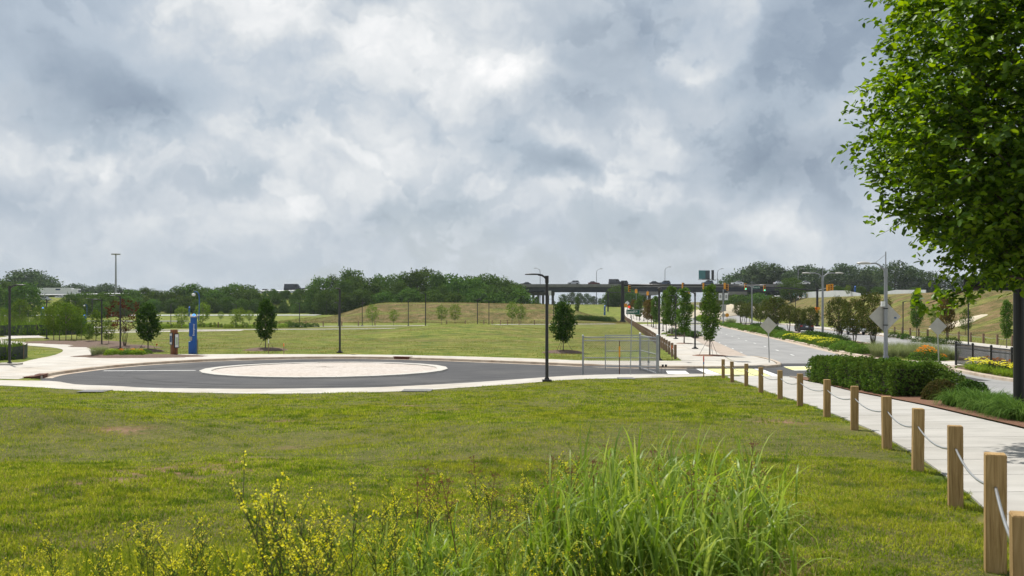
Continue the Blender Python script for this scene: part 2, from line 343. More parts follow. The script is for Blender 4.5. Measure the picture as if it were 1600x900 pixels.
M['lf_lily'] = leafmat('lilyturf_blade', [(.045, .10, .02), (.085, .16, .032), (.16, .26, .065)], .3, .35, .4)
M['lf_orn'] = leafmat('ornamental_grass_blade', [(.13, .17, .06), (.20, .24, .10), (.28, .31, .16)], .35, .5, .25)
M['lf_weed'] = leafmat('wild_weed_leaf', [(.055, .11, .018), (.10, .17, .028), (.16, .22, .05)], .3, .6, .2)
M['grass'] = leafmat('lawn_grass_blade', [(.085, .165, .011), (.16, .25, .018), (.25, .335, .028), (.34, .395, .05), (.44, .40, .12)], .42, .45, .25, big=(.35, (.28, .29, .036), .55), big2=(2.0, (.045, .11, .011), .75))
M['tallgrass'] = leafmat('tall_grass_blade', [(.09, .175, .016), (.17, .275, .032), (.27, .38, .06), (.37, .45, .11)], .42, .45, .5, gloss=.03)
M['field'] = leafmat('meadow_grass_blade', [(.06, .11, .012), (.11, .165, .02), (.17, .21, .032), (.24, .25, .05), (.36, .29, .12)], .35, big=(.12, (.27, .22, .07), .7), big2=(.5, (.075, .12, .016), .6))
M['dryfield'] = leafmat('dry_bank_grass_blade', [(.06, .066, .018), (.10, .088, .03), (.15, .112, .045), (.22, .16, .085)], .25, big=(.09, (.085, .105, .025), .75), big2=(.3, (.16, .105, .058), .6))
M['moundgrass'] = leafmat('mound_grass_blade', [(.09, .10, .028), (.145, .135, .042), (.20, .165, .058), (.25, .20, .085)], .25, big=(.05, (.13, .145, .04), .6), big2=(.2, (.19, .14, .06), .5))
M['straw'] = leafmat('dry_straw', [(.24, .17, .085), (.34, .26, .14), (.28, .18, .10)], .3, .7, .1)
M['weedstem'] = plain('weed_stem', (.095, .10, .032), .8)
M['yflower'] = leafmat('yellow_blossom', [(.66, .64, .04), (.76, .74, .07), (.80, .79, .18)], .45, .6, .1)
M['oflower'] = leafmat('orange_blossom', [(.70, .26, .012), (.78, .38, .02)], .25, .6, .1)
M['redseed'] = leafmat('red_seed_head', [(.15, .06, .05), (.23, .10, .075), (.20, .12, .08)], .3, .7, .1)

# ------------------------------------------------------------------ ground levels
EDGE = np.array([(-60, 42), (-40, 41), (-26, 39.6), (-20.6, 38.7), (-15.8, 36.4), (-9.3, 35), (-4.8, 35.7), (-2.5, 37.2), (0, 39.3), (2.8, 42), (5.7, 42.8), (8.8, 43.9), (12, 45), (60, 46)])
PROF_T = [-5, 0, 2.5, 5.5, 9.5, 13.5, 16.7, 20, 23.4, 26.4, 29.6, 32.2, 35.1, 38.1, 45, 60]
PROF_Z = [.13, .13, .15, .25, .386, .5, .61, .74, .83, .93, 1.02, 1.10, 1.23, 1.40, 1.66, 2.1]
K = .134                                                # the street runs K metres right for each metre away
def sstep(a, b, x): t = np.clip((x-a)/(b-a), 0, 1); return t*t*(3-2*t)
def base(x, y):
    """level of grass and pavements; roads lie 13 cm lower"""
    x = np.asarray(x, float); y = np.asarray(y, float)
    e = np.interp(x, EDGE[:, 0], EDGE[:, 1]); z = np.interp((e-y)*45/e, PROF_T, PROF_Z)
    S = x-K*y
    z = z+1.25*np.exp(-((x+5.5)/11)**2-((y-112)/17)**2)                                   # hump in the meadow
    z = z+3.9*sstep(196, 234, y)*(1-sstep(240, 268, y))*sstep(-48, -30, x+.02*(y-230))*(1-sstep(8, 26, x))   # brown mound
    z = z+1.4*sstep(170, 330, y)*(1-sstep(-20, 15, x))
    z = z+4.6*sstep(225, 390, y)*sstep(-15, 15, x)*(1-sstep(20, 40, S))                                         # rise to the bridge
    z = z+(5.5+.004*y)*sstep(37, 60, S)*sstep(40, 80, y)*(1-.0*y)                          # bank beyond the street
    z = z+1.6*np.exp(-((S-30)/9)**2-((y-265)/20)**2)                                       # sand heap
    hw = np.interp(x, [-400, -190, -80, -20, 4], [5.0, 5.2, 7.1, 9.6, 10.2])
    z = z+hw*sstep(318, 346, y)*(1-sstep(380, 410, y))*(1-sstep(-26, -10, x))                 # motorway embankment
    z = z+.42*np.exp(-((x+10.6)/3.2)**2-((y-20.8)/2.0)**2)+.10*np.sin(x*.55+1)*np.sin(y*.42)*sstep(4, 9, y)*(1-sstep(22, 30, y))*(1-sstep(1, 4, x))                                  # little rise in the lawn
    return z
FAR = [(-24.5, 39.9), (-21.6, 42.6), (-22.1, 46.9), (-21.4, 53), (-18.7, 58), (-14.5, 60.8), (-9.8, 61.4), (-5.6, 59.8), (-2, 57.6), (1.5, 55.2), (3.9, 53.4), (6, 52.2), (8.7, 51.4), (11, 51.2), (13.6, 51.8)]
NEAR = [(-22.0, 41.4), (-19.6, 41.0), (-17.8, 39.2), (-15.8, 38.4), (-14.0, 37.5), (-9.9, 37.1), (-5.8, 37.7), (-4.25, 38.4), (-1.6, 40.3), (0.2, 42), (3.3, 44.6), (7.4, 45.5), (10.5, 45.2), (13.2, 43.6)]
LAWN_EDGE = [(-24.5, 39.3), (-20.6, 38.7), (-15.8, 36.4), (-9.3, 35), (-4.8, 35.7), (-2.5, 37.2), (0, 39.3), (2.8, 42), (5.7, 42.8), (8.8, 43.9)]
RC = (-9.9, 49.3)
def roadmask(x, y):
    S = x-K*y
    a = 1-sstep(12.3, 13.1, np.hypot(x-RC[0], y-RC[1]))
    yn = np.interp(x, [p[0] for p in NEAR[5:]], [p[1] for p in NEAR[5:]]); yf = np.interp(x, [p[0] for p in FAR[6:]], [p[1] for p in FAR[6:]])
    b = sstep(-9, -7, x)*(1-sstep(15, 16, x))*sstep(-.7, 0, y-yn)*(1-sstep(.05, .7, y-yf))
    c = sstep(6.9, 8.1, S)*(1-sstep(14.6, 15.6, S))*sstep(42, 43, y)+sstep(8.6, 9.3, S)*(1-sstep(14.6, 15.6, S))*sstep(2, 4, y)*(1-sstep(42, 43, y))
    c2 = sstep(4.5, 5.2, S)*(1-sstep(8, 9, S))*sstep(60, 62, y)*(1-sstep(400, 410, y))
    c3 = sstep(13, 14, S)*(1-sstep(16.1, 17.0, S))*(1-sstep(50, 52, y))*sstep(2, 4, y)
    d = sstep(19.3, 20.1, S)*(1-sstep(27.7, 28.5, S))*sstep(2, 4, y)
    x1 = sstep(184, 187, y)*(1-sstep(207, 211, y))*sstep(3, 6, S)*(1-sstep(27, 30, S))
    g = sstep(14, 15, S)*(1-sstep(20.5, 21.5, S))*sstep(51.6, 52.6, y)*(1-sstep(54.4, 55.4, y))
    return np.clip(a+b+c+c2+c3+d+x1+g*0, 0, 1)
def ground(x, y): return base(x, y)-.02-.40*roadmask(np.asarray(x, float), np.asarray(y, float))
def bz(x, y): return float(base(x, y))
def at(px, Y, dz=0.0):
    x = (px-800)/F_PX*Y; return Vector((x, Y, bz(x, Y)-.02+dz))
_ys = np.concatenate((np.arange(3, 120, .05), np.arange(120, 700, .25)))
def gp(px, py):
    """where the line of sight of a photo pixel meets the ground"""
    x = (px-800)/F_PX*_ys; z = CAM_Z+(HORIZON-py)/F_PX*_ys
    i = np.argmax(z <= base(x, _ys)-.02)
    return Vector((x[i], _ys[i], bz(x[i], _ys[i])-.02))
POST_PX = [(1610, 4.35), (1555, 6.9), (1493, 9.9), (1433.6, 12.8), (1386, 15.4), (1335, 18.6), (1292, 21.6), (1250, 25), (1219, 28.3), (1189, 31.5), (1166, 35.5), (1144, 39.3), (1130, 42.5)]
POSTS = [((p-800)/F_PX*y, y) for p, y in POST_PX]
def post_x(y): return np.interp(y, [-2]+[p[1] for p in POSTS]+[46], [.4]+[p[0] for p in POSTS]+[9.6])

def make_terrain():
    def ax(parts): return np.unique(np.concatenate([np.arange(a, b, s) for a, b, s in parts]+[np.array([parts[-1][1]])]))
    xs = ax([(-3000, -600, 400), (-600, -200, 25), (-200, -50, 4), (-50, 50, .5), (50, 130, 2), (130, 400, 15), (400, 3000, 260)])
    ys = ax([(-60, -4, 8), (-4, 66, .5), (66, 250, 1.5), (250, 440, 4), (440, 900, 40), (900, 3000, 210)])
    X, Y = np.meshgrid(xs, ys); Z = ground(X, Y)
    lawn = (X < np.interp(Y, [p[1] for p in POSTS], [p[0] for p in POSTS])-.4) & (Y < np.interp(X, EDGE[:, 0], EDGE[:, 1])-.8)
    Z = Z+np.where(lawn & (Y > 2), .03*np.sin(X*1.3+np.sin(Y*.9))*np.sin(Y*1.1+X*.4), 0)
    n, m = len(xs), len(ys); idx = np.arange(n*m).reshape(m, n)
    F = np.stack([idx[:-1, :-1], idx[:-1, 1:], idx[1:, 1:], idx[1:, :-1]], -1).reshape(-1, 4)
    me = np_mesh('ground', np.stack([X, Y, Z], -1).reshape(-1, 3), [F], None, True)
    S = X-K*Y
    dry = np.clip(sstep(190, 200, Y)*(1-sstep(262, 275, Y))*sstep(-50, -40, X)*(1-sstep(15, 40, X))+sstep(34, 40, S)*sstep(60, 80, Y)
                  +.45*sstep(66, 75, Y)*(1-sstep(150, 190, Y)) + .75*sstep(150, 200, Y)*(1-sstep(250, 330, Y))*sstep(-5, 5, X)*(1-sstep(24, 28, X)), 0, 1)
    soil = soilmask(X, Y)
    under = ((X < post_x(Y)+.1) & (Y < np.interp(X, EDGE[:, 0], EDGE[:, 1])) & (Y > -4)).astype(float)
    for nm, arr in (('dry', dry), ('soil', soil), ('thatch', under)):
        a = me.attributes.new(nm, 'FLOAT', 'POINT'); a.data.foreach_set('value', arr.ravel().astype(np.float32))
    m_, nt, b = new_mat('meadow_ground'); N, L = nt.nodes, nt.links
    tc = N.new('ShaderNodeTexCoord')
    def nz(s, d=6, st=(1, 1, 1), r=.6):
        mp = N.new('ShaderNodeMapping'); mp.inputs['Scale'].default_value = st; L.new(tc.outputs['Object'], mp.inputs[0])
        k = N.new('ShaderNodeTexNoise'); k.inputs['Scale'].default_value = s; k.inputs['Detail'].default_value = d; k.inputs['Roughness'].default_value = r; L.new(mp.outputs[0], k.inputs[0]); return k.outputs[0]
    def ramp(v, st):
        r = N.new('ShaderNodeValToRGB'); L.new(v, r.inputs[0]); e = r.color_ramp.elements
        fill_ramp(e, st)
        return r.outputs[0]
    def mixc(f, a, b_):
        x = N.new('ShaderNodeMixRGB'); L.new(f, x.inputs[0]); L.new(a, x.inputs[1]); L.new(b_, x.inputs[2]); return x.outputs[0]
    def mth(op, a, b_):
        x = N.new('ShaderNodeMath'); x.operation = op; x.use_clamp = True
        for i, v in enumerate((a, b_)):
            if hasattr(v, 'is_output'): L.new(v, x.inputs[i])
            else: x.inputs[i].default_value = v
        return x.outputs[0]
    green = ramp(nz(.7, 9, (.7, 1, 1), .78), [(.36, (.050, .085, .013)), (.45, (.10, .145, .02)), (.53, (.17, .20, .034)), (.62, (.28, .25, .075))])
    straw = ramp(nz(.55, 9, (1, .5, 1), .75), [(.36, (.055, .058, .017)), (.45, (.095, .083, .028)), (.54, (.150, .108, .046)), (.64, (.235, .155, .088))])
    big = ramp(nz(.10, 5, (.55, 1.8, 1)), [(.42, (0, 0, 0)), (.60, (1, 1, 1))])
    ad = N.new('ShaderNodeAttribute'); ad.attribute_name = 'dry'; as_ = N.new('ShaderNodeAttribute'); as_.attribute_name = 'soil'
    f = mth('MULTIPLY', mth('ADD', big, mth('MULTIPLY', ad.outputs['Fac'], .42)), mth('ADD', mth('MULTIPLY', ad.outputs['Fac'], .8), .15))
    c = mixc(f, green, straw)
    clay = ramp(nz(2.5, 8, (1, 1, 1), .75), [(.3, (.17, .085, .05)), (.5, (.27, .16, .10)), (.7, (.36, .25, .17))])
    patch = ramp(nz(.16, 6, (.6, 1.6, 1), .65), [(.62, (0, 0, 0)), (.70, (1, 1, 1))])
    spk = ramp(nz(2.2, 9, (1, 1, 1), .8), [(.43, (0, 0, 0)), (.50, (1, 1, 1))]); sf = mth('ADD', mth('MULTIPLY', as_.outputs['Fac'], spk), mth('MULTIPLY', patch, mth('MULTIPLY', ad.outputs['Fac'], .75)))
    at_ = N.new('ShaderNodeAttribute'); at_.attribute_name = 'thatch'; th_ = ramp(nz(9, 6, (1, 1, 1), .7), [(.35, (.075, .09, .022)), (.65, (.19, .165, .065))]); c = mixc(mth('MULTIPLY', at_.outputs['Fac'], .85), c, th_)
    c = mixc(sf, c, clay)
    L.new(c, b.inputs['Base Color']); b.inputs['Roughness'].default_value = .95; b.inputs['Specular IOR Level'].default_value = .1
    bp = N.new('ShaderNodeBump'); bp.inputs['Strength'].default_value = .9; bp.inputs['Distance'].default_value = .12
    L.new(nz(5, 9, (1, 1, 1), .75), bp.inputs['Height']); L.new(bp.outputs[0], b.inputs['Normal'])
    me.materials.append(m_)
    tag(link('ground', me), kind='structure')
SOILS = [(-4.5, 12.7, 1.0, 1.5), (-4.0, 14.2, .8, .7), (-5.2, 11.4, .5, .4), (-4.3, 17.6, .55, .16), (-2.4, 26, .9, .25), (5.6, 20.6, .6, .8), (-5.3, 22.5, .5, .5), (-3.4, 28, .8, .3), (-7.7, 19.2, .5, .4), (-9.5, 30, 1.2, .35)]
def soilmask(X, Y):
    s = np.zeros_like(np.asarray(X, float)+np.asarray(Y, float))
    for cx, cy, rx, ry in SOILS:
        n = .45*np.sin(X*5.1+Y*2.3)*np.sin(Y*4.3-X*1.7)+.35*np.sin(X*11.7-Y*7.9)
        s = np.maximum(s, np.clip(1.15-((X-cx)/rx)**2-((Y-cy)/ry)**2+n*.9, 0, 1))
    return s
make_terrain()

# ------------------------------------------------------------------ roads, kerbs, pavements
def sheet(name, left, right, dz, mat, kind='structure', parent=None, n=None, level='road', across=1):
    """a surface between two polylines of (x,y), laid on the road or pavement level"""
    L_ = np.asarray(left, float); R_ = np.asarray(right, float)
    if n: L_, R_ = resample(L_, n), resample(R_, n)
    rows = [L_+(R_-L_)*t for t in np.linspace(0, 1, across+1)]
    P = np.stack(rows, 1); m = len(L_); k = across+1
    off = dz-(.13 if level == 'road' else 0)
    V = np.concatenate([P.reshape(-1, 2), (base(P[..., 0], P[..., 1])+off).reshape(-1, 1)], 1)
    idx = np.arange(m*k).reshape(m, k)
    F = np.stack([idx[:-1, :-1], idx[:-1, 1:], idx[1:, 1:], idx[1:, :-1]], -1).reshape(-1, 4)
    # face up
    a, b, c = V[F[0, 0]], V[F[0, 1]], V[F[0, 2]]
    if np.cross(b-a, c-a)[2] < 0: F = F[:, ::-1]
    o = link(name, np_mesh(name, V, [F], mat), parent)
    if kind and not parent: o['kind'] = kind
    return o
def resample(P, n):
    s = np.concatenate(([0], np.cumsum(np.linalg.norm(np.diff(P, axis=0), axis=1)))); q = np.linspace(0, s[-1], n)
    return np.stack([np.interp(q, s, P[:, k]) for k in (0, 1)], 1)
def sline(S, y0, y1, step=2.5): y = np.linspace(y0, y1, max(2, int(abs(y1-y0)/step)+1)); return np.stack([S+K*y, y], 1)
def slab_strip(parent, inner, outer, n, mat, top=.0, depth=.22, gap=.012, name='slab', across=1):
    """a pavement of separate slabs with open joints between them"""
    I, O = resample(np.asarray(inner, float), n+1), resample(np.asarray(outer, float), n+1)
    for i in range(n):
        for j in range(across):
            t0, t1 = j/across, (j+1)/across
            q = [I[i]+(O[i]-I[i])*t0, I[i+1]+(O[i+1]-I[i+1])*t0, I[i+1]+(O[i+1]-I[i+1])*t1, I[i]+(O[i]-I[i])*t1]
            c = sum(q)/4; q = [p+(c-p)*min(.5, gap/max(.05, np.linalg.norm(c-p))) for p in q]
            if np.cross(q[1]-q[0], q[2]-q[0]) < 0: q = q[::-1]
            zt = [bz(*p)+top for p in q]
            V = [(*p, z-depth) for p, z in zip(q, zt)]+[(*p, z) for p, z in zip(q, zt)]
            me = bpy.data.meshes.new(name); me.from_pydata([tuple(map(float, p)) for p in V], [], [(3, 2, 1, 0), (4, 5, 6, 7), (0, 1, 5, 4), (1, 2, 6, 5), (2, 3, 7, 6), (3, 0, 4, 7)]); me.materials.append(mat)
            link(name, me, parent)
def kerb_line(pts, w, name, mat, parent=None, top=.012, depth=.3, left=True, closed=False, seglen=3.0, taper=.03):
    """a row of kerb stones along a line"""
    P = np.asarray(pts, float); s = np.concatenate(([0], np.cumsum(np.linalg.norm(np.diff(P, axis=0), axis=1))))
    n = max(1, int(round(s[-1]/seglen)))
    for i in range(n):
        q = np.linspace(s[-1]*i/n+.006, s[-1]*(i+1)/n-.006, 5)
        c = np.stack([np.interp(q, s, P[:, k]) for k in (0, 1)], 1)
        t = np.gradient(c, axis=0); t /= np.linalg.norm(t, axis=1)[:, None]; nr = np.stack([-t[:, 1], t[:, 0]], 1)*(1 if left else -1)
        V = []; Fc = []
        for a, b in zip(c, nr):
            o = a+b*w; z = bz(*a)+top
            V += [(*(a-b*taper), z-depth), (*a, z-.02), (*(a+b*.025), z), (*o, z), (*o, z-depth)]
        for k in range(4):
            for j in range(5): Fc.append((k*5+j, k*5+(j+1) % 5, k*5+5+(j+1) % 5, k*5+5+j))
        Fc += [(0, 1, 2, 3, 4), (24, 23, 22, 21, 20)]
        if not left: Fc = [f[::-1] for f in Fc]
        me = bpy.data.meshes.new(name); me.from_pydata([tuple(map(float, p)) for p in V], [], [f[::-1] for f in Fc]); me.materials.append(mat)
        link(name, me, parent)
def setting(name): o = link(name, None); o['kind'] = 'structure'; return o

far = spline(FAR, 120); near = spline(NEAR, 120); lawn_e = spline(LAWN_EDGE, 90)
sheet('turning_circle', far[6:], near, .0, M['asphalt'], n=110, across=14)
# island: pale ring of concrete round gravel
isl = setting('traffic_island')
ang = np.linspace(0, 2*math.pi, 73); ring = np.stack([RC[0]+.2+6.35*np.cos(ang), RC[1]+.9+6.3*np.sin(ang)], 1); ring_i = np.stack([RC[0]+.2+5.78*np.cos(ang), RC[1]+.9+5.73*np.sin(ang)], 1)
slab_strip(isl, ring, ring_i, 24, M['whitekerb'], top=-.05, depth=.2, name='ring_kerb')
def dome(name, cx, cy, rx, ry, h, mat, parent=None, kind='stuff', z0=None, jag=.06, rz=0.0, seed=0, label=None, cat=None, rings=5, n=28):
    r = np.random.default_rng(seed+int(abs(cx*13+cy*7))); ph = r.uniform(0, 6.3, 4); V = []; Fc = []
    for i in range(rings+1):
        t = 1-i/rings
        for k in range(n):
            a = 2*math.pi*k/n; q = 1+jag*(math.sin(3*a+ph[0])+.7*math.sin(5*a+ph[1])+.5*math.sin(9*a+ph[2])+r.normal(0, .3))
            x, y = rx*t*q*math.cos(a), ry*t*q*math.sin(a); x, y = x*math.cos(rz)-y*math.sin(rz)+cx, x*math.sin(rz)+y*math.cos(rz)+cy
            z = (bz(x, y) if z0 is None else z0)-.04+(h+.03)*(1-t*t)**.6*(1+r.normal(0, .10)*(i > 0)); V.append((x, y, z))
    for i in range(rings):
        for k in range(n): Fc.append((i*n+k, i*n+(k+1) % n, (i+1)*n+(k+1) % n, (i+1)*n+k))
    me = bpy.data.meshes.new(name); me.from_pydata(V, [], Fc); me.materials.append(mat); me.polygons.foreach_set('use_smooth', [True]*len(Fc))
    o = link(name, me, parent)
    if kind: o['kind'] = kind
    return tag(o, label, cat)
dome('gravel_fill', RC[0]+.2, RC[1]+.9, 5.8, 5.75, .10, M['gravel'], isl, z0=.07, jag=.0, rings=8, n=48)

# pavement round the turning circle
pav = setting('circle_pavement')
far_out = spline([(-28.6, 44.5), (-27.8, 49.5), (-28.2, 56), (-27.5, 61), (-24.6, 64.2), (-20, 64.6), (-14.5, 64.7), (-8.5, 63.8), (-3, 61.6), (1.6, 58.9), (4.05, 57.0), (6.5, 56.6), (10.2, 56.6)], 100)
far_in = spline([(a-.0, b) for a, b in FAR], 160)
def offset(P, w):
    t = np.gradient(P, axis=0); t /= np.linalg.norm(t, axis=1)[:, None]; return P+np.stack([-t[:, 1], t[:, 0]], 1)*w
far_kerb = far[10:118]
kerb_line(far_kerb, .30, 'kerb', M['kerb'], pav, left=True)
slab_strip(pav, offset(far, .31)[10:116], far_out, 52, M['concrete'], top=.002, across=2)
slab_strip(pav, near[4:112], lawn_e, 40, M['concrete'], top=-.004)
slab_strip(pav, [(-19.9, 41.0), (-22.2, 41.6), (-24.6, 42.6)], [(-21.0, 38.7), (-24.6, 39.3), (-29, 40.2)], 5, M['concrete'], top=-.006)
slab_strip(pav, [(-21.7, 42.2), (-25.8, 43.2)], [(-22.7, 48), (-28.5, 46.5)], 3, M['concrete'], top=-.009)
slab_strip(pav, [(-24.6, 42.2), (-26, 48.6), (-28, 53)], [(-31, 40.6), (-30, 46), (-30.5, 49.5)], 4, M['concrete'], top=-.012)
# gutter apron on the near side and tan gutter on the far side
sheet('gutter', offset(far, -.02)[12:116], offset(far, -.42)[12:116], .006, M['kerb'], n=100)
# footpath winding off to the left
path = setting('footpath')
p_in = [(-27.3, 52.6), (-28.9, 57.8), (-30.0, 62.7), (-32.2, 68.8), (-34.8, 73.8), (-38.5, 78.0), (-42, 81), (-49, 86), (-55, 94), (-54, 103)]
p_out = [(-24.9, 64.4), (-27.5, 66.0), (-29.6, 69), (-31.5, 72), (-35, 78), (-39.7, 83.5), (-45.5, 88.5), (-50, 94), (-50.5, 99.5), (-49, 101)]
slab_strip(path, spline(p_in, 60), spline(p_out, 60), 26, M['concrete'], top=.004)
slab_strip(path, spline([(-54, 103), (-60, 113), (-60, 124), (-66, 140), (-72, 160)], 40), spline([(-49, 101), (-55, 112), (-56, 124), (-62, 141), (-68, 162)], 40), 18, M['concrete'], top=.004)
slab_strip(path, spline([(-55.5, 118), (-50, 121), (-44, 126), (-37, 131)], 30), spline([(-55.5, 122), (-50, 126), (-45, 131), (-38, 136)], 30), 8, M['concrete'], top=.006)
sheet('gravel_path', [(-68, 128), (-45, 134), (-22, 140), (-8, 150), (-2, 158)], [(-68, 131.5), (-45, 137.5), (-22, 143.5), (-8, 153.5), (-2, 161.5)], .02, M['walk'], level='pave', n=60)
sheet('meadow_path', [(-37, 158), (-26, 160.5), (-14, 166), (0, 176), (20, 184)], [(-37, 162), (-26, 164.5), (-14, 170), (0, 180), (20, 188)], .03, M['walk'], level='pave', n=70)
sheet('far_lane', [(-190, 262), (-100, 266), (-55, 268)], [(-190, 272), (-100, 276), (-55, 278)], .10, M['wall_pale'], level='pave', n=80, across=3)
sheet('left_lane', [(-150, 196), (-100, 206), (-70, 204)], [(-152, 202), (-100, 212), (-69, 209)], .08, M['road'], level='pave', n=50, across=2)

# the street
sheet('street', sline(6.9, 52, 430), sline(14.75, 52, 430), .004, M['road'], across=4)
sheet('street_near_side', sline(9.3, 3, 52.2), sline(14.75, 3, 52.2), .003, M['road'], across=3)
sheet('street_turn_lane', sline(14.6, 3, 53.2, 2), sline(16.3, 3, 53.2, 2), .002, M['road'])
sheet('street_far_side', sline(20.3, 3, 430), sline(27.5, 3, 430), .004, M['road'], across=4)
sheet('junction_asphalt', [(9.3, 44.4), (13, 43.2), (15, 42), (21.0, 42.0)], [(9.3, 52.2), (13.4, 52.4), (15.6, 56.0), (23.0, 56.0)], .009, M['asphalt'], n=24, across=8)
sheet('cross_street', [(25, 186), (62, 186)], [(28, 209), (65, 209)], .012, M['asphalt'], n=20, across=6)
sheet('parking_bay', sline(5.4, 63, 183), sline(7.2, 61.5, 183), .010, M['bay'], across=2)
sheet('street_beyond', sline(4.0, 209, 430, 6), sline(7.2, 209, 430, 6), .012, M['bay'])
mk = setting('road_marking')
def stripe(pts_l, pts_r, mat, n=4, dz=.016): return sheet('stripe', pts_l, pts_r, dz, mat, kind=None, parent=mk, n=n)
y = 58
while y < 180:
    stripe(sline(10.35, y, y+1.5), sline(10.47, y, y+1.5), M['paint']); y += 7.2
y = 14
while y < 42:
    stripe(sline(11.85, y, y+1.6), sline(11.97, y, y+1.6), M['paint']); y += 6.2
y = 63
while y < 182:
    stripe(sline(7.28, y, y+1.1), sline(7.38, y, y+1.1), M['paint']); y += 6.4
y = 60
while y < 185:
    stripe(sline(23.85, y, y+1.5), sline(23.97, y, y+1.5), M['paint']); y += 8
# crossings: yellow between white edges
stripe([(10.35, 50.9), (10.15, 45.3)], [(12.75, 50.9), (12.1, 43.9)], M['ypaint'], dz=.018)
stripe([(9.75, 50.9), (9.45, 45.4)], [(10.3, 50.9), (10.1, 45.3)], M['paint'], dz=.018)
stripe([(12.8, 50.9), (12.15, 43.9)], [(13.2, 50.9), (12.6, 43.7)], M['paint'], dz=.018)
stripe([(7.5, 45.9), (7.9, 49.3)], [(8.6, 45.9), (8.9, 49.3)], M['paint'], dz=.018)
stripe([(14.6, 50.0), (23.2, 50.6)], [(14.9, 52.6), (23.3, 53.2)], M['ypaint'], dz=.018)
stripe([(14.6, 49.6), (23.2, 50.2)], [(14.6, 49.98), (23.2, 50.58)], M['paint'], dz=.018)
stripe([(14.9, 52.62), (23.3, 53.22)], [(15.0, 53.0), (23.3, 53.6)], M['paint'], dz=.018)
for yy in (186.3, 207.5):
    stripe([(27, yy), (52, yy)], [(27, yy+1.7), (52, yy+1.7)], M['ypaint'], dz=.022, n=16)
M['scuff'] = pm('tyre_scuff', [(.022, .022, .024), (.04, .04, .042)], 3, .7, .1)
for r0_, a0_, a1_, w_ in ((9.2, -2.6, -1.2, .22), (10.3, -2.3, -.7, .18), (8.2, 1.4, 2.9, .2), (10.0, .9, 2.2, .22), (11.0, -1.9, -.9, .16), (9.7, 2.5, 3.6, .2)):
    aa = np.linspace(a0_, a1_, 24); stripe(np.stack([RC[0]+.2+r0_*np.cos(aa), RC[1]+.5+r0_*np.sin(aa)], 1), np.stack([RC[0]+.2+(r0_+w_)*np.cos(aa), RC[1]+.5+(r0_+w_)*np.sin(aa)], 1), M['scuff'], n=24, dz=.008)
stripe([(-21.0, 49.2), (-16.4, 49.6)], [(-21.0, 49.5), (-16.4, 49.9)], M['paint'], dz=.012)

# near footway beside the posts
ys_n = np.linspace(-1, 43.6, 60)
fw = setting('footway')
slab_strip(fw, np.stack([post_x(ys_n)+.28, ys_n], 1), np.stack([post_x(ys_n)+3.05+.5*np.clip(1-ys_n/30, 0, 1), ys_n], 1), 29, M['walk'], top=.004, gap=.028)
slab_strip(fw, [(9.05, 43.6), (9.05, 45.0)], [(13.1, 42.6), (12.9, 43.9)], 1, M['walk'], top=-.03)
# street footway, left side, as far as the junction
ys_s = np.linspace(56.8, 183, 80)
sf = setting('street_footway')
def post_line(y): return 10.0+(y-58.7)*.102
slab_strip(sf, np.stack([post_line(ys_s)+.25, ys_s], 1), np.stack([5.35+K*ys_s, ys_s], 1), 52, M['concrete'], top=.006, across=2)
slab_strip(sf, [(8.9, 51.75), (11, 51.5), (13.3, 52.0)], [(10.1, 56.7), (11.5, 56.7), (13.0, 56.7)], 3, M['concrete'], top=.003)
slab_strip(sf, [(13.3, 52.1), (13.0, 56.7), (13.8, 62.5)], [(14.6, 52.9), (15.4, 56.6), (15.6, 62.0)], 4, M['concrete'], top=.001)
slab_strip(sf, np.stack([30.5+(np.linspace(211, 330, 30)-211)*.10-5, np.linspace(211, 330, 30)], 1), sline(4.0, 211, 330, 4), 20, M['concrete'], top=.006)
corner = spline([(13.6, 51.6), (14.9, 53.2), (15.55, 56.2), (15.9, 60), (15.6, 62.2)], 30)
kerb_line(corner, .22, 'kerb', M['kerb'], sf, left=True)
kerb_line(spline([(9.35+K*y_, y_) for y_ in np.linspace(3, 40, 14)]+[(14.55, 42.4), (13.4, 43.3), (12.6, 43.6)], 60), .2, 'kerb', M['kerb'], fw, left=True)
# footway on the far side of the street
rf = setting('far_footway')
slab_strip(rf, sline(27.6, 50, 190), sline(29.95, 50, 190), 60, M['concrete'], top=.006)
kerb_line(sline(27.42, 50, 190), .16, 'kerb', M['kerb'], rf, left=False, seglen=6)
# medians
med = setting('median')
medA = [(14.4+K*y, y) for y in np.linspace(182, 60, 40)]+[(22.6, 57.4), (23.8, 56.2), (25.4, 55.9), (27.2, 56.6), (28.2, 58.4)]+[(20.4+K*y, y) for y in np.linspace(61, 182, 40)]
kerb_line(medA, .28, 'kerb', M['kerb'], med, left=True, seglen=5)
sheet('gutter', sline(13.75, 60, 182), sline(14.42, 60, 182), .010, M['kerb'], parent=med, kind=None)
sheet('planting_soil', sline(14.6, 57.6, 182), sline(20.2, 58.6, 182), -.03, M['mulch'], parent=med, kind='stuff', level='pave', across=3)
medB = [(20.4+K*y, y) for y in np.linspace(3, 50.5, 20)]+[(26.4, 52.0), (25.2, 52.6), (23.9, 52.2)]+[(16.0+K*y, y) for y in np.linspace(50.2, 3, 20)]
kerb_line(medB, .28, 'kerb', M['kerb'], med, left=True, seglen=5)
sheet('planting_soil', sline(16.2, 3, 52), sline(20.2, 3, 51.5), -.03, M['mulch'], parent=med, kind='stuff', level='pave', across=3)
sheet('refuge_paving', [(22.9, 52.4), (22.9, 56.2)], [(28.0, 51.6), (28.0, 57)], -.01, M['concrete'], parent=med, kind=None, level='pave', n=4)
for o in med.children:
    if o.name.startswith('planting_soil'): o['kind'] = 'stuff'
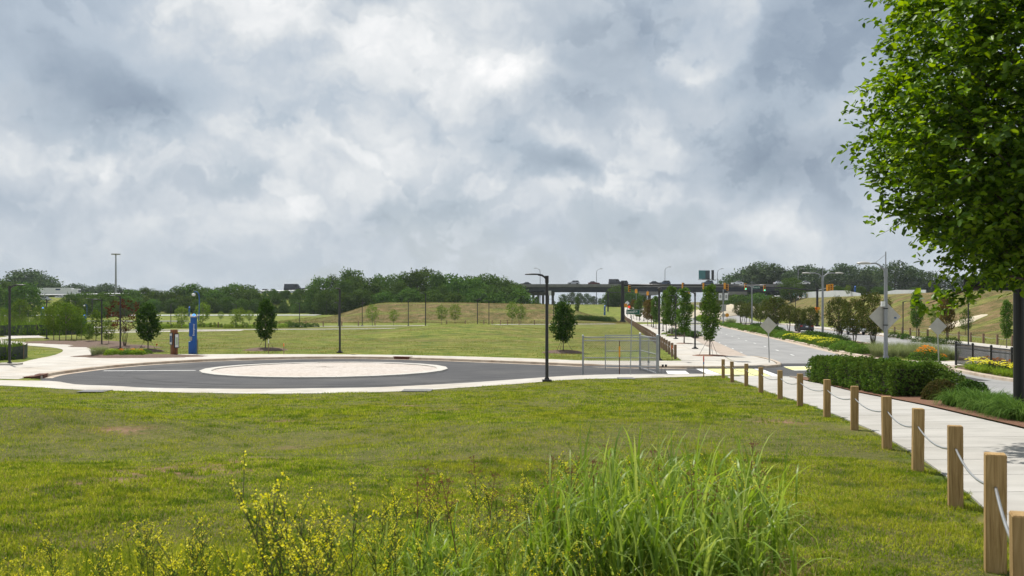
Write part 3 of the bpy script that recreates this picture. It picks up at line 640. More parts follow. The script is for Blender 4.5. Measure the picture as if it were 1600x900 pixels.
medC = [(14.2+K*y, y) for y in np.linspace(320, 213, 16)]+[(44.3, 210.5), (46.5, 210.5)]+[(20.2+K*y, y) for y in np.linspace(213, 320, 16)]
kerb_line(medC, .3, 'kerb', M['kerb'], med, left=True, seglen=8)
# storm drain throats in the kerb of the circle, covers in the pavement
for i, (px, py) in enumerate(((84, 590), (97, 586), (604, 561.5))):
    g = gp(px, py); k = np.argmin(np.hypot(far[:, 0]-g.x, far[:, 1]-g.y)); t = far[min(k+1, 119)]-far[k-1]; a = math.atan2(t[1], t[0])
    MB().box((0, 0, 0), (1.1 if i == 2 else .85, .34, .17)).box((0, 0, .09), (1.2 if i == 2 else .95, .40, .03)).build('drain_hood', M['rust'], pav, loc=(far[k][0]+math.sin(-a)*.14, far[k][1]+math.cos(a)*.14, bz(*far[k])-.06), rz=a)
for px, py, w in ((148, 612, 1.0), (652, 611, 1.1), (978, 592, .7), (1160, 566, .8)):
    g = gp(px, py); MB().box((0, 0, 0), (w, .9, .02)).build('drain_cover', M['cover'], pav, loc=(g.x, g.y, bz(g.x, g.y)+.006))

# planting strip between the near footway and the street
y0 = np.linspace(-1, 42.4, 40)
sheet('planting_strip', np.stack([post_x(y0)+3.06+.5*np.clip(1-y0/30, 0, 1), y0], 1), np.stack([9.2+K*y0-.0, y0], 1), .03, M['redmulch'], kind='stuff', level='pave', across=5)
ORD = ['first', 'second', 'third', 'fourth', 'fifth', 'sixth', 'seventh', 'eighth', 'ninth', 'tenth', 'eleventh', 'twelfth', 'thirteenth']

# ------------------------------------------------------------------ foliage builders
def rand_dirs(n, r=rng):
    v = r.normal(size=(n, 3)); return v/np.linalg.norm(v, axis=1)[:, None]
def leaf_faces(P, size, up=.35, out=None, outw=0.0, aspect=.55, r=rng, droop=0.0, fold=False):
    """one pointed leaf at each point, turned at random and leaning up or outwards"""
    n = len(P); size = np.broadcast_to(np.asarray(size, float), (n,))[:, None]
    nr = rand_dirs(n, r); nr[:, 2] += up
    if out is not None: nr = nr+out*outw
    nr /= np.linalg.norm(nr, axis=1)[:, None]
    a = rand_dirs(n, r); a[:, 2] -= droop
    if out is not None: a = a+out*.4
    a = a-nr*np.sum(a*nr, 1)[:, None]; a /= np.linalg.norm(a, axis=1)[:, None]+1e-9
    b = np.cross(nr, a)
    w = size*aspect/2
    if fold:
        V = np.stack([P, P+a*size*.35+b*w+nr*w*.35, P+a*size*.75+b*w*.75+nr*w*.25, P+a*size-nr*size*.08, P+a*size*.75-b*w*.75+nr*w*.25, P+a*size*.35-b*w+nr*w*.35], 1).reshape(-1, 3)
        i = np.arange(n)[:, None]*6
        F = np.concatenate([i+np.array([[0, 1, 2, 3]]), i+np.array([[0, 3, 4, 5]])], 0)
    else:
        V = np.stack([P, P+a*size*.5+b*w+nr*w*.2, P+a*size, P+a*size*.5-b*w+nr*w*.2], 1).reshape(-1, 3)
        F = np.arange(n)[:, None]*4+np.array([[0, 1, 2, 3]])
    return V, F
def blades(P, H, W, lean, az, seg=3, curl=1.0, r=rng):
    """arching grass blades rooted at P"""
    n = len(P); H = np.broadcast_to(H, (n,)); W = np.broadcast_to(W, (n,)); lean = np.broadcast_to(lean, (n,)); az = np.broadcast_to(az, (n,))
    d = np.stack([np.cos(az), np.sin(az), np.zeros(n)], 1); fa = az+r.uniform(-.9, .9, n)+math.pi/2; s = np.stack([np.cos(fa), np.sin(fa), np.zeros(n)], 1)
    V = []
    for k in range(seg+1):
        t = k/seg; th = lean*(.25*t+curl*t*t)
        c = P+d*(np.sin(th)*H*t)[:, None]; c[:, 2] += np.cos(th)*H*t
        w = W*(1-t)**.7*(.75+.5*min(1, 3*t)) if k < seg else W*0
        if k < seg: V += [c-s*w[:, None]/2, c+s*w[:, None]/2]
        else: V += [c]
    V = np.stack(V, 1); m = V.shape[1]; i = np.arange(n)[:, None]*m
    Fq = np.concatenate([i+np.array([[2*k, 2*k+1, 2*k+3, 2*k+2]]) for k in range(seg-1)], 0) if seg > 1 else np.zeros((0, 4), int)
    Ft = i+np.array([[2*seg-2, 2*seg-1, 2*seg]])
    return V.reshape(-1, 3), Fq, Ft
def join(parts):
    """[(V, F...), ...] to one V and lists of faces by size"""
    Vs = []; Fd = {}; o = 0
    for p in parts:
        Vs.append(p[0])
        for f in p[1:]:
            if len(f): Fd.setdefault(f.shape[1], []).append(f+o)
        o += len(p[0])
    return np.concatenate(Vs), [np.concatenate(v) for v in Fd.values()]
PROTO = {}
def tree_proto(key, h, th, r_of, nclump, nleaf, leaf, crad, lmat, bmat, tr=.05, nlimb=14, seed=1, fill=.55, up=.35, multi=1, stakes=False, fold=False, flat=1.0, outw=.6):
    """trunk with limbs, and a crown of leaf clumps; r_of(t) is the crown's radius from its foot (0) to its top (1)"""
    r = np.random.default_rng(seed); mb = MB()
    cl = []
    for i in range(nclump):
        t = (i+.5)/nclump; t = min(.99, max(.01, t+r.normal(0, .03)))
        a = i*2.399+r.normal(0, .4); q = r_of(t)*(fill+(1-fill)*r.uniform()**.6)*r.uniform(.88, 1.1)
        cl.append((q*math.cos(a), q*math.sin(a), th+(h-th)*t))
    cl = np.array(cl)
    for m_ in range(multi):
        a = 2*math.pi*m_/multi+.4; sx, sy = (.0, .0) if multi == 1 else (math.cos(a)*.05*h, math.sin(a)*.05*h)
        top = h*(.93 if multi == 1 else .62)
        pts = [(sx*.25, sy*.25, -.05)]+[(sx*(.25+2.2*t)+r.normal(0, .006*h)*t, sy*(.25+2.2*t)+r.normal(0, .006*h)*t, top*t) for t in (.08, .25, .45, .7, 1)]
        mb.tube(pts, [tr*1.25, tr, tr*.88, tr*.7, tr*.42, tr*.1] if multi == 1 else [tr*.8, tr*.7, tr*.62, tr*.5, tr*.3, tr*.08], 7)
    for k in (np.linspace(0, nclump-1, nlimb).astype(int) if nlimb else []):
        c = cl[k]; z0 = max(th*.75, c[2]-.55*math.hypot(c[0], c[1])-.05*h)
        mb.tube([(0, 0, z0), (c[0]*.45, c[1]*.45, z0+(c[2]-z0)*.6), tuple(c)], [tr*.38, tr*.25, tr*.06], 4, False)
    trunk = mb.mesh(key+'_trunk', bmat, True)
    k = r.integers(0, nclump, nclump*nleaf); dirs = rand_dirs(len(k), r)
    rad = crad*np.array([r.uniform(.7, 1.3) for _ in range(nclump)])[k]*(r.uniform(.25, 1, len(k))**.5)
    P = cl[k]+dirs*rad[:, None]*np.array([1, 1, flat])
    V, F = leaf_faces(P, leaf*r.uniform(.6, 1.25, len(P)), up, dirs, outw, r=r, fold=fold)
    crown = np_mesh(key+'_crown', V, [F], lmat)
    st = None
    if stakes:
        s = MB()
        for i in range(3):
            a = i*2.094+.5; s.tube([(math.cos(a)*.75, math.sin(a)*.75, 0), (math.cos(a)*.05, math.sin(a)*.05, min(1.5, th*1.1))], .012, 4)
        st = s.mesh(key+'_guy', M['black'])
    PROTO[key] = (trunk, crown, st)
def tree(key, loc, label, group=None, s=1.0, name='tree', rz=None, cat='tree', sz=None):
    tr, cr, st = PROTO[key]
    t = thing(name, loc, label, cat, group, rnd.uniform(0, 6.28) if rz is None else rz, (s, s, sz if sz else s))
    link('trunk', tr, t); link('crown', cr, t)
    if st: link('guy_stakes', st, t)
    return t
def egg(w, lo=.6, k=1.0):        # widest at lo
    return lambda t: w*math.sqrt(max(.02, 1-abs((t-lo)/(lo if t < lo else 1-lo))**(2.0*k)))
def shell_mesh(key, fn, n, leaf, mat, seed=3, up=.3, thick=.16, outw=1.0, aspect=.6):
    """foliage over a rounded body: fn maps a unit direction to a surface point and the outward normal"""
    r = np.random.default_rng(seed); d = rand_dirs(n, r); d[:, 2] = np.abs(d[:, 2])*1.0-.12*r.uniform(size=n)
    P, nr = fn(d, r); P = P-nr*(r.uniform(0, 1, n)**1.5*thick)[:, None]
    V, F = leaf_faces(P, leaf*r.uniform(.6, 1.3, n), up, nr, outw, aspect, r)
    return np_mesh(key, V, [F], mat)
def mound(rx, ry, h, lump=.08, sq=2.0):
    def fn(d, r):
        e = (np.abs(d)**sq).sum(1)**(1/sq); d2 = d/e[:, None]
        q = 1+lump*np.sin(d[:, 0]*7+1)*np.sin(d[:, 1]*6+2)+lump*.6*np.sin(d[:, 2]*11+d[:, 0]*9)
        P = d2*np.array([rx, ry, h])*q[:, None]; P[:, 2] = np.maximum(P[:, 2], .02)
        return P, d
    return fn
def shrub(name, mesh, loc, label, group=None, s=1.0, cat='shrub', rz=None, flowers=None):
    t = thing(name, loc, label, cat, group, rnd.uniform(0, 6.28) if rz is None else rz, s)
    link('foliage', mesh, t); link('stem', PROTO_STEM, t)
    if flowers: link('blossom', flowers, t)
    return t
_s = MB()
for i in range(5):
    a = i*1.256; _s.tube([(0.02*math.cos(a), .02*math.sin(a), -.05), (.10*math.cos(a), .10*math.sin(a), .22)], [.015, .006], 4)
PROTO_STEM = _s.mesh('shrub_stem', M['bark'])

# ------------------------------------------------------------------ trees
tree_proto('forest_a', 13, 1.0, egg(4.6, .55), 46, 90, .75, 1.7, M['lf_forest'], M['bark'], .25, 6, 21)
tree_proto('forest_b', 11, .6, egg(5.2, .5), 52, 80, .75, 1.7, M['lf_forest'], M['bark'], .25, 6, 22)
tree_proto('forest_c', 15, 1.0, egg(3.6, .45, .8), 46, 85, .7, 1.5, M['lf_forest'], M['bark'], .25, 6, 23)
tree_proto('forest_d', 8, .2, egg(4.4, .4), 40, 75, .7, 1.4, M['lf_forest'], M['bark'], .2, 4, 24)
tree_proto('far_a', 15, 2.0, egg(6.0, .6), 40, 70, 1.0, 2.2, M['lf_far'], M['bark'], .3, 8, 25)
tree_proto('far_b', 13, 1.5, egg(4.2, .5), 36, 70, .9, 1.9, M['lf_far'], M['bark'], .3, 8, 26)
tree_proto('oak', 3.3, .95, egg(.78, .35, .8), 60, 70, .17, .27, M['lf_oak'], M['barkpale'], .035, 18, 27, stakes=True)
tree_proto('oak_tall', 3.9, 1.0, egg(.70, .3, .7), 60, 70, .17, .26, M['lf_oak'], M['barkpale'], .035, 18, 31, stakes=True)
tree_proto('column', 4.7, 1.15, egg(.52, .42, 1.0), 64, 64, .15, .25, M['lf_street'], M['barkpale'], .045, 20, 28, stakes=True)
tree_proto('column_b', 4.4, 1.05, egg(.48, .5, 1.0), 60, 64, .15, .24, M['lf_street'], M['barkpale'], .045, 20, 29)
tree_proto('column_bronze', 4.2, 1.2, egg(.62, .4, 1.0), 50, 55, .17, .30, M['lf_bronze'], M['barkpale'], .045, 14, 30)
tree_proto('myrtle', 4.2, 1.25, egg(1.38, .5, 1.1), 60, 70, .16, .36, M['lf_myrtle'], M['bark'], .085, 26, 33, multi=4, up=.5)
tree_proto('myrtle_b', 3.9, 1.7, egg(1.28, .55, 1.1), 54, 70, .16, .36, M['lf_myrtle'], M['bark'], .085, 24, 34, multi=3, up=.5)
tree_proto('sapling', 2.9, .9, egg(.78, .45), 42, 26, .15, .30, M['lf_sap'], M['barkpale'], .03, 20, 35)
tree_proto('sapling_b', 2.6, .8, egg(.62, .5), 36, 26, .15, .26, M['lf_sap'], M['barkpale'], .03, 18, 36)
tree_proto('young', 4.0, 1.2, egg(1.25, .5), 60, 42, .17, .38, M['lf_young'], M['barkpale'], .045, 24, 37)
tree_proto('young_b', 3.4, .8, egg(.85, .35), 44, 40, .16, .30, M['lf_young'], M['barkpale'], .04, 20, 38)
tree_proto('withered', 4.3, 1.6, egg(1.5, .72, 1.2), 52, 15, .20, .30, M['lf_red'], M['bark'], .05, 40, 39, multi=4, flat=.5)
tree_proto('bushy', 6.5, .9, egg(3.0, .5), 50, 80, .40, 1.0, M['lf_forest'], M['bark'], .16, 10, 40)

def height_px(py_top, Y, z): return CAM_Z+(HORIZON-py_top)/F_PX*Y-z
H0 = {'forest_a': 13.6, 'forest_b': 11.8, 'forest_c': 15.6, 'forest_d': 8.8, 'far_a': 16, 'far_b': 14, 'oak': 3.5, 'oak_tall': 4.1, 'column': 4.9, 'column_b': 4.6, 'column_bronze': 4.4, 'myrtle': 4.5, 'myrtle_b': 4.2, 'sapling': 3.1, 'sapling_b': 2.8, 'young': 4.3, 'young_b': 3.65, 'withered': 4.5, 'bushy': 7.2}
def tree_to(key, loc, py_top, label, group=None, name='tree', wide=1.0):
    h = height_px(py_top, loc.y, loc.z)/H0[key]
    return tree(key, loc, label, group, h*wide, name, sz=h)
# wood behind the mound
G_W = 'broadleaved trees of the wood behind the brown mound'; L_W = 'dense broadleaved tree in the wood behind the brown grassy mound'
for px, top, Y in [(500, 433, 300), (520, 429, 304), (537, 437, 292), (556, 431, 305), (548, 421, 318), (578, 434, 292), (592, 428, 306), (612, 429, 300), (630, 425, 306), (652, 423, 304), (664, 420, 312), (682, 424, 300), (700, 428, 308), (716, 433, 296), (733, 431, 312), (742, 434, 296), (757, 428, 304), (776, 431, 308), (792, 437, 300), (806, 441, 306), (799, 447, 288), (812, 452, 284), (786, 450, 286),
                   (510, 452, 284), (535, 456, 281), (566, 452, 283), (600, 455, 282), (640, 450, 284), (676, 452, 282), (708, 456, 281), (745, 452, 283), (780, 456, 282), (803, 458, 286), (490, 444, 296), (622, 440, 288), (690, 444, 289), (765, 445, 289)]:
    kd = rnd.choice(['forest_a', 'forest_b', 'forest_a', 'forest_c'] if top < 445 else ['forest_b', 'forest_d'])
    L_W = {'forest_a': 'tall domed broadleaved tree', 'forest_b': 'wide rounded broadleaved tree', 'forest_c': 'tall narrow broadleaved tree', 'forest_d': 'low bushy tree'}[kd]+(' rising at the back of' if top < 445 else ' along the front of')+' the wood behind the brown mound'
    tree_to(kd, at(px, Y), top+2, L_W, G_W, 'woodland_tree', 1.0 if top < 445 else 1.25)
# trees under the motorway bank on the left
G_B = 'trees along the foot of the motorway bank'; L_B = 'dark green tree at the foot of the grassy motorway bank'
for px, top, Y in [(206, 452, 318), (228, 449, 322), (246, 452, 316), (262, 455, 314), (280, 447, 320), (300, 443, 322), (318, 449, 316), (336, 452, 314), (350, 446, 320), (366, 443, 324), (384, 445, 320), (394, 452, 314), (215, 464, 306), (240, 466, 304), (268, 466, 304), (292, 462, 306), (312, 466, 304), (330, 464, 306), (356, 462, 306), (378, 466, 303), (398, 466, 306),
                   (112, 458, 250), (132, 455, 256), (150, 459, 248), (166, 456, 256), (184, 458, 262), (198, 462, 262), (122, 470, 240), (160, 470, 240), (190, 473, 244)]:
    kd = rnd.choice(['forest_a', 'forest_b', 'bushy'])
    L_B = {'forest_a': 'domed dark green tree', 'forest_b': 'spreading dark green tree', 'bushy': 'bushy dark green tree'}[kd]+(' below the very tall floodlight mast' if px < 203 else ' low at the foot of the grassy motorway bank' if top > 460 else ' standing tall against the grassy motorway bank')
    tree_to(kd, at(px, Y), top+1.5, L_B, G_B, 'bank_tree', 1.25)
# scrub on the bank
G_S = 'creeper-covered bushes on the motorway bank'; L_S = 'creeper-covered green bush on the motorway bank'
r_ = random.Random(5)
for i in range(70):
    Y = r_.uniform(306, 338); px = r_.uniform(398, 492); p = at(px, Y)
    tree('forest_d', p-Vector((0, 0, .6)), L_S, G_S, r_.uniform(.20, .42), 'creeper_bush', cat='bush')
for px, top in ((427, 451), (446, 453), (464, 452), (474, 452), (400, 458)):
    tree_to('bushy', at(px, 338), top, L_S, G_S, 'creeper_bush', 1.0)['category'] = 'bush'
# far left
for px, top, Y, k, w in [(8, 440, 300, 'forest_b', 1.2), (38, 443, 255, 'forest_b', 1.15), (-14, 444, 290, 'forest_a', 1.2)]:
    tree_to(k, at(px, Y), top, 'round dark tree on the slope beside the white lorry', 'round trees beside the lorry', 'roadside_tree', w)
for px, top, w in [(28, 425, 1.2), (44, 424, 1.3), (60, 427, 1.2), (76, 438, 1.0)]:
    tree_to('far_a', at(px, 430), top, 'tall tree crowning the rise beyond the white lorry', 'tall trees beyond the lorry', 'hilltop_tree', w)
G_F = 'hazy trees along the far skyline'
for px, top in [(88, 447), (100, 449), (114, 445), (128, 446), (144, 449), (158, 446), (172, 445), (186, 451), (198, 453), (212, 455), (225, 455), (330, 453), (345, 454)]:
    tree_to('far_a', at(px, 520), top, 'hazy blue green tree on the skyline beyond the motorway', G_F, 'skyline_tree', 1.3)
for px, top, Y in [(880, 460, 470), (893, 457, 480), (906, 458, 470), (918, 459, 480), (928, 463, 465), (938, 466, 460), (865, 470, 460), (958, 452, 340), (966, 447, 345), (976, 449, 350), (988, 455, 340), (950, 462, 345), (1003, 462, 350), (1150, 461, 330), (1165, 464, 330), (1183, 459, 335), (1200, 462, 330), (1215, 464, 335)]:
    tree_to('far_b' if Y > 400 else 'forest_b', at(px, Y), top, 'hazy tree seen far off beneath the concrete flyover' if Y > 400 else 'green tree in front of the flyover beside the signal pole' if px < 1100 else 'dark tree before the flyover behind the crape myrtles', 'trees under and beside the flyover', 'flyover_tree', 1.3)
# trees on the skyline to the right
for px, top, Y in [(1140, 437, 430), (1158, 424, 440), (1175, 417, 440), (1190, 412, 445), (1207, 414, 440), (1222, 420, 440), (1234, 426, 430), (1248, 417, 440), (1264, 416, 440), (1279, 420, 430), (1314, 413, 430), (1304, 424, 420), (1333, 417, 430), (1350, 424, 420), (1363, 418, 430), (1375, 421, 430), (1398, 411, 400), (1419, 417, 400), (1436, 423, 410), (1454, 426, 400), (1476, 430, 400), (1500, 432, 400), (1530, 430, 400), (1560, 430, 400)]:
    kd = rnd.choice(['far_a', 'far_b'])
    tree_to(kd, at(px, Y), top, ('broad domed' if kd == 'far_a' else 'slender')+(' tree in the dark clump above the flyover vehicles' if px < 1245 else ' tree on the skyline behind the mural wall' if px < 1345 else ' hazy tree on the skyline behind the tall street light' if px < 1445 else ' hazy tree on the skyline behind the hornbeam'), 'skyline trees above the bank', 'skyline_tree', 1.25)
for px, top, Y in [(1236, 434, 335), (1306, 446, 300), (1318, 449, 300), (1345, 447, 300), (1370, 448, 310), (1385, 446, 310), (1428, 449, 320), (1270, 452, 330)]:
    tree_to('bushy', at(px, Y), top, 'rounded green tree standing along the top of the bank', 'rounded trees on top of the bank', 'bank_top_tree', 1.2)
tree_to('sapling', at(1325, 262), 445, 'yellow green sapling on top of the bank beside the blue call post', None, 'sapling')
# staked trees in the meadow
def ringed(key, px, py, top, label, ring=1.3, group=None, wide=1.0, h=.16, mat='mulch'):
    g = gp(px, py); tree_to(key, g, top, label, group, 'staked_tree', wide)
    dome('mulch_ring', g.x, g.y, ring, ring*1.1, h, M[mat], label='ring of bark mulch round a staked tree', cat='mulch')
ringed('oak', 880, 551, 471, 'staked dark green oak beside the chain link fence panels', 1.55)
ringed('oak_tall', 415, 547, 466, 'staked dark green oak between the blue call post and a lamp post', 1.7)
ringed('oak', 231, 549, 473, 'staked dark green oak beside the timber information post', 1.2)
g = gp(188, 544); tree_to('withered', Vector((g.x-.3, g.y+1.6, g.z)), 466, 'withered young tree with rust red leaves among bare branches', None, 'withered_tree', 1.0)
dome('mulch_ring', g.x, g.y+1.2, 3.0, 1.6, .12, M['mulch'], label='long bed of bark mulch under the withered tree', cat='mulch')
# young trees beside the winding path
dome('mulch_bed', -39, 86, 6.6, 3.8, .16, M['mulch'], label='wide bark mulch bed under the young trees by the path', cat='mulch', rz=-.6)
dome('mulch_bed', -33, 78.5, 3.6, 3.0, .12, M['mulch'], label='small bark mulch bed at the foot of the young trees', cat='mulch')
for k, px, py, top in [('young', 93, 532, 469), ('young', 103, 533, 471), ('young', 112, 531, 474), ('young', 84, 531, 473), ('young', 120, 530, 478), ('young_b', 127, 533, 492), ('young_b', 150, 535, 483), ('young_b', 170, 538, 498), ('young_b', 139, 536, 504), ('young', 76, 520, 478)]:
    tree_to(k, gp(px, py), top, 'leafy young tree in the mulch bed beside the winding path', 'young trees beside the winding path', 'young_tree', 1.0)
for px, top, Y in [(31, 466, 150), (60, 478, 160), (10, 482, 150), (22, 486, 140)]:
    tree_to('young_b', at(px, Y), top, 'young tree behind the screen fence on the left', 'young trees behind the screen fence', 'young_tree', 1.2)
# saplings across the meadow
G_SAP = 'pale green saplings planted along the meadow paths'
for px, top, Y in [(284, 478, 150), (317, 472, 158), (375, 480, 160), (368, 482, 164), (1, 480, 190)]:
    tree_to('sapling', at(px, Y), top, 'pale green sapling along the planted bed of the meadow path', G_SAP, 'sapling', 1.25)
for px, top, Y in [(582, 475, 168), (615, 483, 172), (690, 476, 178), (711, 475, 180), (800, 471, 184), (814, 475, 182), (390, 484, 190), (345, 486, 210)]:
    tree_to(rnd.choice(['sapling', 'sapling_b']), at(px, Y), top, 'pale green sapling in front of the brown mound', 'saplings in front of the brown mound', 'sapling', 1.15)
for px, top, Y in [(767, 468, 245), (838, 463, 260), (902, 463, 270)]:
    tree_to('column_b', at(px, Y), top, 'slim dark sapling on the rise below the flyover', 'slim saplings below the flyover', 'sapling', 1.0)
# street trees, left footway
G_ST = 'columnar trees along the street footway'
def st_tree(key, px, py, top, label, wide=1.0, s=.9):
    g = gp(px, py); tree_to(key, g, top, label, G_ST, 'street_tree', wide)
    dome('mulch_pit', g.x, g.y, s, s*1.2, .05, M['redmulch'], z0=bz(g.x, g.y)+.01, label='square of red bark mulch at the foot of a street tree', cat='mulch')
st_tree('column', 1109, 556, 443, 'staked columnar tree on the bulb of paving by the diamond sign', 1.0, 1.3)
st_tree('column_b', 1069, 537, 449, 'columnar street tree beside the low dark shrubs in the parking bay', 1.15)
st_tree('column', 1050, 525, 446, 'columnar street tree along the left footway of the street', 1.15)
st_tree('column_b', 1041, 521, 452, 'columnar street tree along the left footway of the street', 1.1)
st_tree('column_b', 1025, 514, 462, 'columnar street tree along the left footway of the street', 1.2)
st_tree('column_bronze', 1018, 511, 466, 'bronze tinged street tree along the left footway', 1.2)
st_tree('column_bronze', 1012, 509, 468, 'bronze tinged street tree along the left footway', 1.2)
for px, Y, top, k in [(999, 222, 466, 'column_b'), (990, 250, 468, 'column_bronze'), (995, 236, 469, 'column_b')]:
    tree_to(k, at(px, Y), top, 'small street tree beyond the traffic signals', 'street trees beyond the signals', 'street_tree', 1.3)
# street trees, right footway
for k, px, py, top in [('column', 1432, 527, 453), ('column_bronze', 1479, 537, 462), ('column', 1573, 544, 468), ('sapling_b', 1461, 521, 478), ('young_b', 1509, 523, 481), ('column_b', 1620, 556, 470)]:
    g = gp(px, py); tree_to(k, g, top, {'column': 'columnar street tree along the far footway below the bank', 'column_b': 'columnar street tree along the far footway below the bank', 'column_bronze': 'thin bronze tinged street tree along the far footway', 'sapling_b': 'pale sapling on the foot of the bank', 'young_b': 'small yellowing tree on the foot of the bank'}[k], 'trees along the far footway', 'street_tree', 1.0)
# median trees
G_M = 'dark crape myrtles in a row along the median'; L_M = 'dark crape myrtle with many stems in the planted median'
for i, (px, Y, top) in enumerate([(1368, 76, 455), (1334, 82.5, 465), (1309, 89, 462), (1267, 104, 478), (1248, 112, 480), (1231, 119, 474), (1213, 130, 462), (1197, 138, 467), (1184, 148, 478), (1166, 160, 471), (1157, 168, 473), (1149, 176, 470)]):
    x = 18.4+K*Y; p = Vector((x, Y, bz(x, Y)-.02)); tree_to('myrtle' if i in (0, 1, 2, 6, 7) else 'myrtle_b', p, top, ORD[i]+' crape myrtle along the median counted from the tall street light', G_M, 'crape_myrtle', .95)
for Y, top in ((222, 466), (232, 465), (243, 466), (255, 468), (268, 470)):
    x = 17.6+K*Y; tree_to('myrtle_b', Vector((x, Y, bz(x, Y)-.02)), top, 'dark crape myrtle in the median beyond the signals', 'crape myrtles beyond the signals', 'crape_myrtle', 1.1)

# the big tree at the right
def big_tree():
    r = np.random.default_rng(77); X0, Y0 = 9.35, 15.2; z0 = bz(X0, Y0); mb = MB(); cl = []
    rx, rz, cz = 3.12, 4.4, 5.7
    mb.tube([(0, 0, -.1), (.03, 0, .6), (-.02, .03, 1.6), (.02, .02, 2.6), (0, -.03, 4.5), (.05, 0, 6.5), (0, 0, 8.8)], [.20, .16, .145, .13, .10, .06, .015], 10)
    for i in range(640):
        t = 1-2*(i+.5)/640; a = i*2.39996; q = math.sqrt(1-t*t); k = 1.06-.6*r.uniform()**1.5
        x, y, z = rx*q*math.cos(a)*k*(1-.18*max(0, t)), rx*q*math.sin(a)*k*(1-.18*max(0, t)), cz+rz*t*(.8+.2*k)*(.72 if t < 0 else 1.0)
        cl.append((x, y, z))
        if i % 4 == 0:
            zb = max(2.0, z-.75*math.hypot(x, y)-.3); mb.tube([(0, 0, zb), (x*.35, y*.35, zb+(z-zb)*.45), (x*.7, y*.7, zb+(z-zb)*.8), (x, y, z)], [.055, .036, .02, .006], 5, False)
    # a low branch that hangs over the footway
    low = [(-1.2, -.5, 2.75), (-1.9, -.6, 2.7), (-2.35, -.7, 2.55), (-2.7, -.6, 2.42), (-3.0, -.5, 2.30), (-1.6, .1, 2.8), (-.6, -1.0, 2.75)]
    mb.tube([(0, 0, 2.1), (-.8, -.3, 2.55), (-1.8, -.6, 2.72), (-3.0, -.55, 2.3)], [.05, .035, .02, .006], 6, False)
    cl = np.array(cl+low); n = len(cl)
    # leafy twigs: each a short arching spray from its clump outwards
    Ps, As = [], []
    for c in cl:
        o = np.array([c[0], c[1], (c[2]-cz)*.5]); o /= np.linalg.norm(o)+1e-6
        for _ in range(17 if c[2] > 3 else 6):
            d = o*1.0+r.normal(0, .55, 3); d[2] = d[2]*.55+.10; d /= np.linalg.norm(d)
            L_ = r.uniform(.28, .62) if c[2] > 3 else r.uniform(.12, .26); st = c+r.normal(0, .20 if c[2] > 3 else .08, 3)
            ts = np.arange(.05, 1, .075 if L_ > .5 else .11)
            for q in ts:
                p = st+d*L_*q; p[2] -= .12*q*q*L_
                Ps.append(p+r.normal(0, .035, 3)); As.append(d)
            if r.uniform() < .35: mb.tube([tuple(st), tuple(st+d*L_*.9-np.array([0, 0, .08]))], [.006, .002], 3, False)
    P = np.array(Ps); A = np.array(As)
    V, F = leaf_faces(P, r.uniform(.085, .15, len(P)), 1.2, A, .3, .62, r, .25, True)
    t = thing('hornbeam_tree', (X0, Y0, z0), 'large dense green hornbeam overhanging the footway at the right', 'tree')
    mb.build('trunk', M['bark'], t, True); link('crown', np_mesh('crown', V, [F], M['lf_big']), t)
    print('big tree leaves', len(P))
big_tree()

# ------------------------------------------------------------------ hedges, shrubs, flowers
def box_foliage(key, sx, sy, sz, n, leaf, mat, seed, rough=.05):
    r = np.random.default_rng(seed); A = np.array([sy*sz, sy*sz, sx*sz, sx*sz, sx*sy*1.3]); f = r.choice(5, n, p=A/A.sum()); u, v = r.uniform(-.5, .5, n), r.uniform(-.5, .5, n)
    P = np.zeros((n, 3)); Nn = np.zeros((n, 3))
    for k, (ax, sg) in enumerate(((0, 1), (0, -1), (1, 1), (1, -1), (2, 1))):
        m = f == k; D = np.array([sx, sy, sz]); o = [i for i in range(3) if i != ax]
        P[m, ax] = sg*D[ax]/2; P[m, o[0]] = u[m]*D[o[0]]; P[m, o[1]] = v[m]*D[o[1]]; Nn[m, ax] = sg
    P[:, 2] += sz/2
    # soften the edges and let the clipped faces bulge a little
    e = np.clip((np.abs(P[:, 0])-sx/2+.18)/.18, 0, 1)*np.clip((np.abs(P[:, 2]-sz/2)-sz/2+.18)/.18, 0, 1)
    P[:, 0] -= np.sign(P[:, 0])*e*.10; P[:, 2] -= e*.05*(P[:, 2] > sz/2)
    b = rough*(np.sin(P[:, 1]*2.1+P[:, 2]*3)+np.sin(P[:, 1]*4.7+P[:, 0]*3.3)+.7*np.sin(P[:, 1]*9+P[:, 2]*8))
    P = P+Nn*b[:, None]-Nn*(r.uniform(0, 1, n)**2*.16)[:, None]; P[:, 2] = np.maximum(P[:, 2], .03)
    V, F = leaf_faces(P, leaf*r.uniform(.6, 1.3, n), .3, Nn, .9, .6, r)
    return np_mesh(key, V, [F], mat)
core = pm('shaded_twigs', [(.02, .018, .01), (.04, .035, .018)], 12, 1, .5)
def hedge(name, p0, p1, w, h, n, leaf, mat, label, seed):
    p0, p1 = Vector(p0), Vector(p1); d = p1-p0; L_ = d.length; c = (p0+p1)/2
    t = thing(name, (c.x, c.y, bz(c.x, c.y)), label, 'hedge', rz=math.atan2(d.y, d.x)-math.pi/2)
    o = link('foliage', box_foliage(name, w, L_, h, n, leaf, mat, seed), t); o.rotation_euler = (math.atan2(bz(p1.x, p1.y)-bz(p0.x, p0.y), L_), 0, 0)
    k = MB()
    rr = random.Random(seed)
    for i in range(int(L_*7)):
        x, y_ = rr.uniform(-w*.36, w*.36), rr.uniform(-L_*.48, L_*.48); k.tube([(x, y_, -.1), (x+rr.uniform(-.1, .1), y_+rr.uniform(-.1, .1), h*.85)], [.014, .006], 4)
    k.box((0, 0, h*.46), (w*.66, L_*.94, h*.72)); q = k.build('stem', core, t); q.rotation_euler = o.rotation_euler
